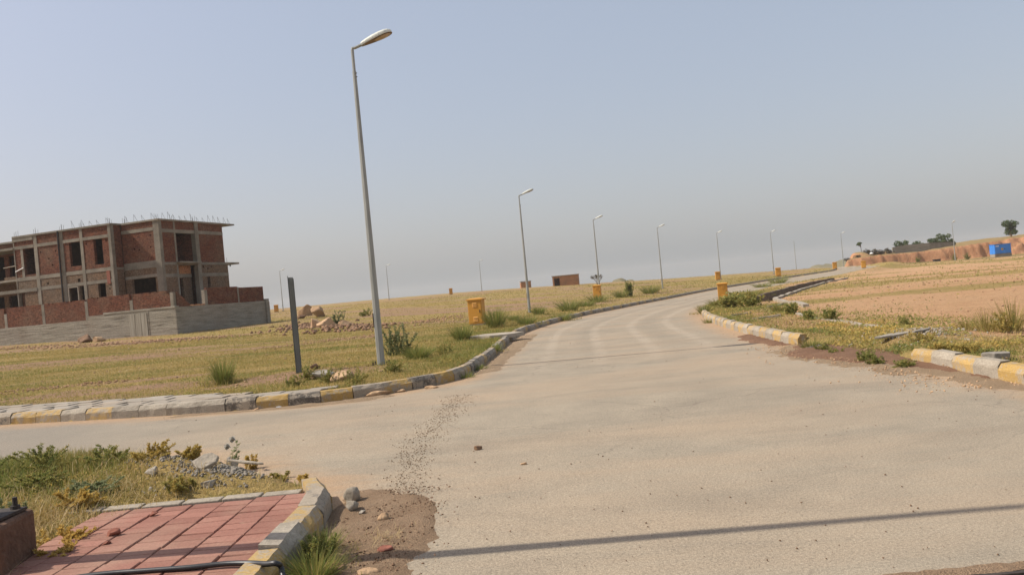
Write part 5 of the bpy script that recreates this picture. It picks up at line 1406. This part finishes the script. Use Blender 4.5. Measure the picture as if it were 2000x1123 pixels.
def blade_obj(name, parts, mat, label, kind='stuff', parent=None):
    V_, F_, T_ = [], [], []; o = 0
    for v, f, t in parts: V_.append(v); F_.append(f + o); T_.append(t); o += len(v)
    ob = put(name, np_mesh(name, np.concatenate(V_), np.concatenate(F_), [mat], {'tint': np.concatenate(T_)}), parent)
    if kind: ob['kind'] = kind
    if label: ob['label'] = label
    return ob
def field_points(n, x0, x1, y0, y1, dens, seed):
    r = np.random.default_rng(seed); x = r.uniform(x0, x1, n); y = y0 + (y1 - y0) * r.random(n) ** 1.4
    d = ddv(x, y); g = cover(x, y, d)[0]
    keep = (d > .25) & (r.random(n) < dens(x, y, g, d)) & ~((y > 12.5) & (x < -3.4) & (d < np.where(x < -6.4, 1.5, np.where(x < -5.2, 1.15, .85)) + .12 * np.sin(x * 5)))
    x, y, g, d = x[keep], y[keep], g[keep], d[keep]
    return np.stack([x, y, gzv(x, y) - .005], 1), g, d, r

# the open field and verges: short dry grass
gp = []
pos, g, d, r = field_points(430000, -30, 3, 13.5, 42, lambda x, y, g, d: np.clip(g * 1.2 - .15, 0, 1) * np.clip(1.4 - (y - 13) / 32, .25, 1), 101)
h = (.025 + .05 * r.random(len(pos)) ** 2) * (1 + 1.3 * np.exp(-d / .9)); w = .004 + .00022 * pos[:, 1]
t = .38 + .40 * r.random(len(pos)) + .45 * (fbm(pos[:, 0] * .35, pos[:, 1] * .8, 3, 61) - .5) * 2 - .16 * np.exp(-d / 1.0)
gp.append(blades(pos, h, w, t, 1, 1.0, 1))
pos, g, d, r = field_points(150000, -60, 40, 38, 135, lambda x, y, g, d: np.clip(g * 1.2 - .3, 0, 1) * .8, 102)
h = .05 + .09 * r.random(len(pos)) ** 2; w = .012 + .00028 * pos[:, 1]
t = .46 + .36 * r.random(len(pos)) + .35 * (fbm(pos[:, 0] * .1, pos[:, 1] * .25, 3, 63) - .5) * 2
gp.append(blades(pos, h, w, t, 2, 1.2, 1))
pos, g, d, r = field_points(120000, -24, 3, 13.5, 30, lambda x, y, g, d: np.exp(-np.clip(d - .3, 0, 9) / .8) * np.clip(fbm(x * .9, y * .9, 3, 67) * 2.2 - .55, 0, 1), 105)
h = .05 + .13 * r.random(len(pos)) ** 2.2; w = .0022 + .00016 * pos[:, 1]
gp.append(blades(pos, h, w, .15 + .75 * r.random(len(pos)) * fbm(pos[:, 0] * .7, pos[:, 1] * .7, 2, 69) * 1.8, 8, .8, 1))
blade_obj('field_grass', gp, M['grass'], 'short dry olive grass covering the left field')
# right verge and plot
gp = []
pos, g, d, r = field_points(260000, 5.5, 16, 8, 46, lambda x, y, g, d: np.clip(g * 1.1 - .12, 0, 1) * np.exp(-np.clip(d - 1.5, 0, 9) / 1.2), 103)
h = (.03 + .07 * r.random(len(pos)) ** 2); w = .0035 + .0002 * pos[:, 1]
t = .30 + .55 * r.random(len(pos)) + .5 * (fbm(pos[:, 0] * .8, pos[:, 1] * .8, 3, 65) - .5) * 2
gp.append(blades(pos, h, w, t, 3, .9, 1))
pos, g, d, r = field_points(90000, 10, 110, 20, 165, lambda x, y, g, d: np.clip(g - .25, 0, 1) * .6, 104)
h = .05 + .12 * r.random(len(pos)) ** 3; w = .010 + .00025 * pos[:, 1]
gp.append(blades(pos, h, w, .3 + .45 * r.random(len(pos)), 4, 1.0, 1))
blade_obj('verge_grass', gp, M['grass'], 'patchy dry grass on the right verge and bare plot')

# corner mound in the foreground: thick mixed grass and weeds
def isle_points(n, seed, dens):
    r = np.random.default_rng(seed); x = r.uniform(-8.5, -1.7, n); y = r.uniform(4.4, 10.4, n); d = ddv(x, y)
    tile = (x > -3.30 + .25 * np.sin(y * 3)) & (y < 6.68)
    keep = (d > .12) & ~tile & (r.random(n) < dens(x, y))
    return np.stack([x[keep], y[keep], gzv(x[keep], y[keep]) - .01], 1), r
def isle_dens(x, y):
    gravel = 1.6 * np.exp(-((x + 3.4) / .55) ** 2 - ((y - 8.1) / .38) ** 2) + 1.6 * np.exp(-((x + 2.75) / .55) ** 2 - ((y - 7.5) / .4) ** 2)
    right = np.clip((-2.2 - x) / 1.4, .12, 1)
    return np.clip(1 - 1.1 * gravel, .03, 1) * right * np.clip(.35 + 1.2 * fbm(x * 1.3, y * 1.3, 3, 71), 0, 1)
gp = []
pos, r = isle_points(110000, 201, isle_dens)
lush = np.clip((-3.4 - pos[:, 0]) / 1.5, 0, 1) * np.exp(-((pos[:, 1] - 8.4) / 1.6) ** 2)
nn = fbm(pos[:, 0] * 1.1, pos[:, 1] * 1.1, 3, 73)
h = (.025 + .085 * r.random(len(pos)) ** 2.0) * (.6 + .8 * nn + .6 * lush); w = .0022 + .0022 * r.random(len(pos))
t = .66 - .42 * lush + 1.1 * (nn - .5) + .45 * (r.random(len(pos)) - .5)
gp.append(blades(pos, h, w, t, 5, .6, 2))
blade_obj('corner_grass', gp, M['grass'], 'tangled green and dry grass on the corner mound')
# dry stalks matted in front
pos, r = isle_points(26000, 202, lambda x, y: np.exp(-((x + 4.0) / .9) ** 2 - ((y - 6.2) / 1.0) ** 2) + .12)
h = .05 + .10 * r.random(len(pos)); w = .0018 + .002 * r.random(len(pos))
blade_obj('dry_stalks', [blades(pos, h, w, r.random(len(pos)), 6, 2.2, 2)], M['straw'], 'matted straw coloured stalks between the plinth and the red pavers')
# straw on the soil patch
q = np.stack([rng.normal(-1.02, .07, 90), rng.normal(5.45, .10, 90), np.full(90, .03)], 1)
blade_obj('straw_wisps', [blades(q, rng.uniform(.02, .05, 90), np.full(90, .0016), rng.random(90), 7, 3.0, 2)], M['straw'], 'wisps of straw on the brown soil patch')

# low creeping weeds matted over the mound and the right verge
def weed_mat(name, pos, hgt, leaf, tint, mat, seed, label):
    r = np.random.default_rng(seed); n = len(pos)
    p = pos.copy(); p[:, 2] += hgt * r.random(n) ** 1.6
    a = r.normal(size=(n, 3)); a[:, 2] *= .7; a /= np.linalg.norm(a, axis=1)[:, None]
    b = np.cross(a, r.normal(size=(n, 3))); b /= np.linalg.norm(b, axis=1)[:, None]
    L = (leaf * r.uniform(.5, 1.4, n))[:, None]
    v = np.stack([p - a * L, p + b * L * .38, p + a * L, p - b * L * .38], 1).reshape(-1, 3)
    ob = put(name, np_mesh(name, v, np.arange(4 * n).reshape(n, 4), [mat], {'tint': np.repeat(np.clip(tint, 0, 1), 4)})); ob['kind'] = 'stuff'; ob['label'] = label
pos, r = isle_points(120000, 211, lambda x, y: isle_dens(x, y) * sst(.42, .62, fbm(x * 1.7 + 3, y * 1.7, 3, 81)))
lush = np.clip((-3.5 - pos[:, 0]) / 1.6, 0, 1) * np.exp(-((pos[:, 1] - 8.5) / 1.5) ** 2)
weed_mat('corner_weed_mat', pos, (.04 + .09 * lush) * (.3 + 1.4 * fbm(pos[:, 0] * 2.3, pos[:, 1] * 2.3, 3, 95)), .014, .88 - .42 * lush + .6 * (fbm(pos[:, 0] * 2, pos[:, 1] * 2, 2, 83) - .5) * 2 + .3 * (r.random(len(pos)) - .5), M['leaf'], 212, 'low green and golden weeds matted over the corner mound')
pos, g, d, r = field_points(240000, 5.8, 13, 9, 36, lambda x, y, g, d: np.exp(-np.clip(d - 2.2, 0, 9) / .9) * sst(.45, .62, fbm(x * 1.1, y * 1.1, 3, 85)) * np.exp(-((y - 9) / 16) ** 2), 107)
weed_mat('verge_weed_mat', pos, .06 + .05 * r.random(len(pos)), .016 + .0006 * pos[:, 1], .62 + .7 * (fbm(pos[:, 0] * .9, pos[:, 1] * .9, 3, 87) - .5) * 2 + .35 * (r.random(len(pos)) - .5), M['leaf'], 213, 'low yellow green weeds matted over the right verge')
pos, g, d, r = field_points(120000, -14, 2, 13.5, 26, lambda x, y, g, d: np.exp(-np.clip(d - 1.0, 0, 9) / 1.6) * sst(.48, .64, fbm(x * .9, y * .9, 3, 89)), 108)
weed_mat('kerb_weed_mat', pos, .04 + .05 * r.random(len(pos)), .013 + .0006 * pos[:, 1], .6 + .6 * (fbm(pos[:, 0] * .8, pos[:, 1] * .8, 3, 91) - .5) * 2 + .3 * (r.random(len(pos)) - .5), M['leaf'], 214, 'low weeds matted behind the left kerb')
pos, g, d, r = field_points(60000, 8, 70, 14, 120, lambda x, y, g, d: sst(.62, .72, fbm(x * .6, y * .6, 3, 93)) * .7, 109)
weed_mat('plot_weed_mat', pos, .05 + .12 * r.random(len(pos)), .02 + .0009 * pos[:, 1], .55 + .5 * (r.random(len(pos)) - .3), M['leaf'], 215, 'small weeds dotted over the bare red plot')

# weeds and tufts: things of their own
def tuft(name, label, x, y, h, rad, n, mat, tint, seed, cat='grass tuft', bend=.45, w=None, group=None, z=None):
    r = np.random.default_rng(seed); a = r.uniform(0, 6.283, n); q = rad * .35 * r.random(n) ** .6
    pos = np.stack([q * np.cos(a), q * np.sin(a), np.zeros(n) - .02], 1)
    hh = h * r.uniform(.45, 1.0, n); ww = np.full(n, w or (.0025 + y * .00018)) * r.uniform(.6, 1.2, n)
    dirs = np.stack([np.cos(a), np.sin(a), np.zeros(n)], 1)
    tip = pos + dirs * (rad * r.uniform(.1, 1.0, n) * (.4 + bend))[:, None] + np.array([0, 0, 1.]) * hh[:, None] + r.normal(0, .06 * h, (n, 3))
    mid = pos * .55 + tip * .45 + np.array([0, 0, 1.]) * (hh * .12)[:, None]
    s = np.cross(dirs, [0, 0, 1.]); s = s + r.normal(0, .5, s.shape); s /= np.linalg.norm(s, axis=1)[:, None]; W = ww[:, None]
    v = np.stack([pos - s * W, pos + s * W, mid + s * W * .8, mid - s * W * .8, tip], 1).reshape(-1, 3); o = np.arange(n)[:, None] * 5
    f = np.concatenate([o + [0, 1, 2], o + [0, 2, 3], o + [3, 2, 4]], 0)
    t = np.repeat(np.clip(tint[0] + (tint[1] - tint[0]) * r.random(n), 0, 1), 5)
    m2 = int(n * .7) if rad > .16 else 3; a2 = r.uniform(0, 6.283, m2); q2 = rad * 1.25 * r.random(m2) ** .5
    p2 = np.stack([q2 * np.cos(a2), q2 * np.sin(a2), np.zeros(m2) - .01], 1)
    v2, f2, t2 = blades(p2, h * r.uniform(.1, .32, m2), np.full(m2, ww.mean() * .9), tint[0] + .15 + (tint[1] - tint[0] + .2) * r.random(m2), seed + 5, 1.0, 2)
    v = np.concatenate([v, v2]); f = np.concatenate([f, f2 + 5 * n]); t = np.concatenate([t, t2])
    ob = put(name, np_mesh(name, v, f, [mat], {'tint': t}), None, (x, y, (gz(x, y) if z is None else z)))
    return tag(ob, label, cat, group)
def weed(name, label, x, y, h, rad, stems, mat, seed, leaf=.05, per=40, flowers=0, cat='weed', group=None, z=None, tint=(0, .8), erect=.6):
    """several leafy stems rising from one root"""
    r = random.Random(seed); g = np.random.default_rng(seed)
    root = thing(name, label, cat, (x, y, gz(x, y) if z is None else z), 0, group)
    mb = MB(); V_, F_, T_ = [], [], []; o = 0; fl = []
    leaf *= .62; per = int(per * 2.0); stems = int(stems * 1.5)
    for k in range(stems):
        ra = r.uniform(0, 6.283); rq = rad * .55 * r.random(); ro = Vector((rq * math.cos(ra), rq * math.sin(ra), 0))
        a = r.uniform(0, 6.283); q = rad * r.uniform(.15, 1.0); top = ro + Vector((.6 * q * math.cos(a), .6 * q * math.sin(a), h * r.uniform(.3, 1.0)))
        mid = ro + Vector(((top.x - ro.x) * (1 - erect) * .8, (top.y - ro.y) * (1 - erect) * .8, top.z * .55))
        mb.tube([tuple(ro - Vector((0, 0, .05))), mid, top], [h * .012, h * .009, h * .004], 4, cap=False); fl.append(top)
        t = g.random(per) ** .7
        p0 = np.where(t[:, None] < .5, np.array(ro)[None] + (np.array(mid) - np.array(ro))[None] * (t * 2)[:, None], np.array(mid)[None] + (np.array(top) - np.array(mid))[None] * (t * 2 - 1)[:, None])
        dv = g.normal(size=(per, 3)); dv[:, 2] = np.abs(dv[:, 2]) * .6; dv /= np.linalg.norm(dv, axis=1)[:, None]
        L = leaf * g.uniform(.5, 1.3, per)[:, None]; sd = np.cross(dv, g.normal(size=(per, 3))); sd /= np.linalg.norm(sd, axis=1)[:, None]
        v = np.stack([p0, p0 + dv * L * .5 + sd * L * .22, p0 + dv * L, p0 + dv * L * .5 - sd * L * .22], 1).reshape(-1, 3)
        V_.append(v); F_.append(np.arange(4 * per).reshape(per, 4) + o); o += 4 * per
        T_.append(np.repeat(np.clip(tint[0] + (tint[1] - tint[0]) * (.6 * g.random(per) + .4 * r.random()), 0, 1), 4))
    mb.build('stem', M['stem'], root)
    put('leaves', np_mesh('leaves', np.concatenate(V_), np.concatenate(F_), [mat], {'tint': np.concatenate(T_)}), root)
    if flowers:
        v, f, t = leaf_cloud([tuple(p) for p in fl], [leaf * .5] * len(fl), flowers, leaf * .25, (0, 1), seed + 1)
        fo = put('flowers', np_mesh('flowers', v, f, [M['flower']], {'tint': t}), root); fo['kind'] = 'stuff'
    return root
TG = (0.0, .55)
def at(px, py, z=0.1): return G(px, py, z)
gV = 'tufts on the left verge'
for k, (px, py, h, rad, n, lb, kind) in enumerate([
    (437, 753, .62, .42, 420, 'big feathery green tuft in the grass above the grey pavers', 't'),
    (818, 704, .42, .55, 520, 'wide low tuft at the foot of the leafy bush by the lamp', 't'),
    (903, 668, .62, .55, 420, 'tall fine grass tuft left of the nearest amber cabinet', 't'),
    (968, 641, .95, .75, 520, 'tall dark green tuft right behind the nearest amber cabinet', 't'),
    (1028, 634, .50, .70, 300, 'low green tuft at the kerb right of the nearest amber cabinet', 't'),
    (1052, 613, .60, .7, 260, 'small tuft just right of the second lamp', 't'),
    (1112, 604, .8, 1.2, 380, 'rounded green tuft on the verge between second and third lamp', 't'),
    (1098, 618, .45, .8, 260, 'low tuft at the kerb before the rounded one', 't'),
    (1145, 600, .5, 1.1, 300, 'green tuft on the kerb line left of the third lamp cabinet', 't'),
    (1168, 591, .7, 1.3, 320, 'wide tuft in front of the cabinet of the third lamp', 't'),
    (1214, 581, .8, 1.1, 260, 'tuft left of the small upright shrub', 't'),
    (1270, 572, 1.0, 1.7, 340, 'wide pale green tuft right of the small upright shrub', 't'),
    (618, 596, 1.0, 1.6, 260, 'green tuft behind the sandstone boulders', 't'),
    (1003, 625, .35, .5, 200, 'low weeds beside the rock behind the first cabinet', 't')]):
    zz = .1 if py > 600 else -.1
    if px == 618: zz = .75
    x, y = at(px, py, zz)
    tuft('grass_tuft', lb, x, y, h, rad, n, M['grass'], (0.0, .5), 300 + k, group=gV)
x, y = at(822, 668, .1); weed('leafy_bush', 'tall leafy bush beside the nearest lamp post', x + .05, 21.0, .85, .55, 16, M['greyleaf'], 330, .085, 60, cat='bush')
x, y = at(1231, 579, -.1); weed('leafy_bush', 'small dark upright shrub on the verge between third and fourth lamp', x, y, 1.5, .45, 22, M['leaf'], 331, .14, 60, cat='bush', erect=.3)
x, y = at(660, 632, .5); weed('leafy_bush', 'leafy weed among the sandstone boulders', x, y, .9, .8, 12, M['greyleaf'], 332, .14, 40, cat='bush')
x, y = at(713, 617, .5); weed('leafy_bush', 'bright green leafy weed in the field left of the lamp pole', x, y, .55, .7, 12, M['leaf'], 333, .16, 30, cat='bush', tint=(.4, .9))
x, y = at(940, 700, .1)
for k, (px, py, h, rad, lb) in enumerate([(640, 745, .32, .38, 'dry thorny weed clump at the foot of the bare sign post'), (690, 748, .30, .36, 'dry weed clump below the pale rock by the lamp post'), (600, 742, .30, .3, 'weedy clump left of the sign post base'), (575, 752, .22, .3, 'low yellow weed clump behind the kerb left of the sign post'), (770, 728, .25, .35, 'dry weeds right of the lamp base plate'), (800, 690, .3, .4, 'dry grass clump between lamp and leafy bush'), (870, 690, .28, .45, 'brown weed clump behind the kerb right of the leafy bush')]):
    x, y = at(px, py, .15); weed('dry_weed', lb, x, y, h, rad, 14, M['leaf'], 340 + k, .045, 50, 12, tint=(.3, 1.0), group='weeds around the nearest lamp')
for k, (px, py, h, rad, lb) in enumerate([(965, 690, .30, .35, 'green weed growing from the kerb before the flat cover slab'), (910, 735, .22, .28, 'green weed at the road side of the curved kerb'), (935, 720, .2, .3, 'low green weed on the kerb silt of the curve')]):
    x, y = at(px, py, .0); tuft('kerb_weed', lb, x, y, h, rad, 160, M['grass'], (0, .4), 350 + k, 'weed')
# right verge
gR = 'weeds on the right verge'
for k, (px, py, h, rad, n, lb, kind) in enumerate([
    (1582, 668, .30, .30, 260, 'spiky tuft at the end of the far yellow kerb', 't'),
    (1690, 690, .22, .22, 20, 'dark green weed at the edge of the soil spill', 'w'), (1712, 695, .20, .22, 18, 'green weed right of the dark one at the spill edge', 'w'), (1765, 700, .16, .22, 16, 'low green weed at the right end of the spill', 'w'),
    (1610, 672, .20, .28, 18, 'low leafy weed right of the spiky tuft', 'w'), (1630, 678, .16, .25, 14, 'small weed at the left of the gravel on the verge', 'w'),
    (1545, 612, .34, .35, 16, 'bright green weed beside the edging strip', 'w'), (1580, 622, .24, .3, 14, 'smaller weed on the edging strip', 'w'), (1520, 607, .4, .4, 200, 'grass tuft before the bare plot left of the bright weed', 't'),
    (1620, 622, .25, .3, 14, 'weed at the edging strip nearer the gravel', 'w'), (1770, 640, .25, .3, 14, 'weed behind the slabs on the gravel', 'w'),
    (1930, 652, .48, .40, 150, 'tall pale grass at the right edge before the bare plot', 't'), (1978, 650, .62, .42, 180, 'tallest pale grass clump at the right edge of the view', 't'), (1890, 650, .3, .3, 110, 'short pale grass left of the tall clumps at the right edge', 't'),
    (1960, 655, .35, .3, 16, 'dry yellow weed below the tall grass at the right edge', 'w'), (1840, 690, .15, .3, 18, 'yellowish low weed behind the near kerb', 'w'), (1890, 690, .15, .3, 18, 'yellowish low weed left of the loose slab', 'w'), (1800, 672, .16, .35, 18, 'yellowish low weed below the narrow slab', 'w'),
    (1432, 588, .5, .8, 300, 'green grass at the foot of the cabinet on the right verge', 't'), (1470, 577, .5, 1.0, 300, 'green grass between the right cabinet and the drain', 't'), (1375, 604, .45, .5, 240, 'grass at the tip of the far yellow kerb', 't'), (1400, 592, .4, .7, 260, 'low grass behind the tip of the far yellow kerb', 't'), (1384, 620, .25, .3, 160, 'grass tuft on the road side of the kerb tip', 't'),
    (1520, 545, .9, 1.6, 260, 'bush grass below the cabinet at the drain end', 't'), (1490, 552, .6, 1.6, 220, 'grass left of the cabinet at the drain end', 't'),
    (1930, 700, .12, .2, 10, 'tiny weed beside the loose slab', 'w')]):
    x, y = at(px, py, .1 if py > 585 else -.1)
    if kind == 't': tuft('grass_tuft', lb, x, y, h, rad, n, M['grass'], (.25, .9) if px > 1850 else (0, .6), 400 + k, group=gR)
    else: weed('verge_weed', lb, x, y, h, rad, n, M['leaf'], 400 + k, .05 if y < 20 else .09, 34, 0, tint=((.75, 1.0) if 'yellow' in lb else (.3, .9)), group=gR)
# broad leaved plants in the drain mouth
for k, (px, py, lb) in enumerate([(1425, 597, 'left broad leaved green plant before the drain'), (1448, 592, 'middle broad leaved green plant at the drain mouth'), (1468, 595, 'right broad leaved green plant at the drain mouth'), (1440, 584, 'broad leaved plant against the dark drain wall')]):
    x, y = at(px, py, .05); weed('broadleaf_plant', lb, x, y, .55, .7, 14, M['leaf'], 450 + k, .22, 22, tint=(.45, .95), group='broad leaved plants at the drain')
for k, (px, py, lb) in enumerate([(1870, 497, 'shrub left of the generator below the bank'), (1895, 498, 'thin dark shrub just left of the blue generator'), (1798, 507, 'low shrub in front of the bank left of the dark box')]):
    x = P(px, py, 148).x; weed('bank_shrub', lb, x, 149, 1.3, .9, 14, M['leaf'], 460 + k, .2, 30, cat='bush', z=gz(x, 149))
# foreground weeds on the corner mound
gF = 'weeds on the corner mound'
for k, (x, y, h, rad, st, mt, tint, fl, lb) in enumerate([
    (-4.95, 8.2, .27, .45, 18, 'leaf', (.1, .7), 0, 'tallest bushy green weed at the crest of the corner mound'), (-5.6, 8.1, .22, .5, 18, 'leaf', (0, .6), 0, 'bushy green weed left of the tallest on the mound'), (-4.35, 8.2, .20, .4, 16, 'leaf', (.1, .7), 0, 'bushy green weed right of the tallest on the mound'),
    (-6.2, 8.3, .20, .45, 16, 'greyleaf', (.1, .8), 0, 'grey green weed at the left edge of the mound crest'), (-4.6, 7.5, .15, .4, 20, 'leaf', (.1, .8), 0, 'low green weed in the middle of the mound'), (-3.9, 7.1, .13, .35, 18, 'greyleaf', (.2, 1), 0, 'grey green seedling clump above the pavers'),
    (-4.05, 6.25, .26, .2, 8, 'greyleaf', (.2, .9), 0, 'slender grey green weed near the plinth'), (-3.8, 6.7, .16, .3, 18, 'leaf', (.8, 1), 60, 'yellow flowering weed left of the pavers'), (-3.35, 5.75, .13, .28, 18, 'leaf', (.85, 1), 30, 'dry golden weed creeping over the left edge of the pavers'), (-3.2, 5.4, .10, .22, 14, 'leaf', (.85, 1), 20, 'dry golden sprig lying on the red pavers'),
    (-3.28, 7.85, .14, .16, 12, 'leaf', (.7, 1), 90, 'bright yellow flowers growing in the gravel heap'), (-3.75, 8.0, .16, .3, 16, 'leaf', (.7, 1), 20, 'yellowing weed left of the gravel heap'), (-2.95, 8.5, .20, .12, 7, 'leaf', (.8, 1), 30, 'thin golden weed behind the gravel heap'), (-2.1, 7.5, .16, .14, 7, 'leaf', (.8, 1), 20, 'thin golden weed beyond the corner of the pavers'), (-3.05, 6.95, .14, .25, 14, 'leaf', (.5, 1), 10, 'dry weed between the tilted slab and the pavers'), (-2.45, 7.8, .12, .2, 12, 'leaf', (.4, 1), 10, 'low weed behind the right end of the gravel'),
    (-4.2, 5.9, .2, .35, 18, 'leaf', (.7, 1), 20, 'dry weed clump beside the plinth'), (-4.7, 6.6, .24, .4, 22, 'leaf', (.5, 1), 30, 'half dry weed clump behind the plinth'), (-5.3, 7.1, .26, .4, 20, 'leaf', (.4, 1), 10, 'half dry weed at the left edge above the plinth')]):
    weed('corner_weed', lb, x, y, h, rad, st, M[mt], 500 + k, .040, 70, fl, tint=(tint[0] + .15, min(1, tint[1] + .25)), group=gF)
# thistle
x, y = -3.07, 8.35
root = weed('thistle', 'dried thistle with two round seed heads behind the gravel heap', x, y, .38, .09, 5, M['greyleaf'], 540, .07, 14, cat='thistle', erect=.2, tint=(.4, 1))
for (dx, dy, dz) in ((.0, 0, .40), (-.06, .0, .33)):
    v, f, t = leaf_cloud([(dx, dy, dz)], [.026], 90, .018, (0, 1), 541, 1.0, .3); put('seed_head', np_mesh('seed_head', v, f, [M['seed']], {'tint': t}), root)
# weeds at the road side of the corner kerb
tuft('grass_tuft', 'green grass tuft against the road side of the corner kerb', -1.42, 5.32, .20, .20, 420, M['grass'], (0, .55), 550, w=.0028, z=0.0)
tuft('grass_tuft', 'bigger green grass tuft beside the kerb nearest the camera', -1.36, 4.85, .22, .28, 520, M['grass'], (0, .6), 551, w=.0028, z=0.0)
weed('kerb_weed', 'leafy green weed between the two kerb side grass tufts', -1.40, 5.1, .20, .2, 20, M['leaf'], 552, .035, 60, 0, tint=(.2, .9), z=0.0)
tuft('grass_tuft', 'small grass tuft at the top corner of the kerb', -2.02, 7.02, .10, .18, 140, M['grass'], (.1, .6), 553, w=.003)

# pebbles and crumbs on the bare plot, leaf litter on the verge
pts = []
while len(pts) < 1400:
    y = 11 + 60 * random.random() ** 1.7; x = 7.4 + random.random() * (6 + y * .55)
    if gz(x, y) < bz(x, y) - .2: continue
    pts.append((x, y, gz(x, y)))
stones('plot_pebbles', pts, [random.choice([.012, .016, .02, .03, .05]) * (.6 + p[1] / 40) for p in pts], M['clod'], label='pebbles and earth crumbs over the bare red plot')
pts = []
while len(pts) < 500:
    x = random.uniform(-20, 0); y = 15 + 30 * random.random() ** 1.5
    if float(ddv(x, y)) < 1.2: continue
    pts.append((x, y, gz(x, y)))
stones('field_pebbles', pts, [random.choice([.015, .02, .03, .045]) * (.6 + p[1] / 40) for p in pts], M['stone_tan'], label='pale stones scattered in the left field')

# ------------------------------------------------------------------ haze
mb = MB(); mb.box(-1640, 1640, -1640, 1640, -80, 20)
hz_o = mb.build('haze', None or bpy.data.materials.new('haze_air')); hz_o['kind'] = 'stuff'
hm = hz_o.data.materials[0]; hm.use_nodes = True
for n_ in list(hm.node_tree.nodes):
    if n_.type == 'BSDF_PRINCIPLED': hm.node_tree.nodes.remove(n_)
pvn = hm.node_tree.nodes.new('ShaderNodeVolumePrincipled')
pvn.inputs['Color'].default_value = (0.84, 0.84, 0.84, 1); pvn.inputs['Density'].default_value = 0.00030; pvn.inputs['Anisotropy'].default_value = 0.2
hm.node_tree.links.new(pvn.outputs[0], hm.node_tree.nodes['Material Output'].inputs['Volume'])
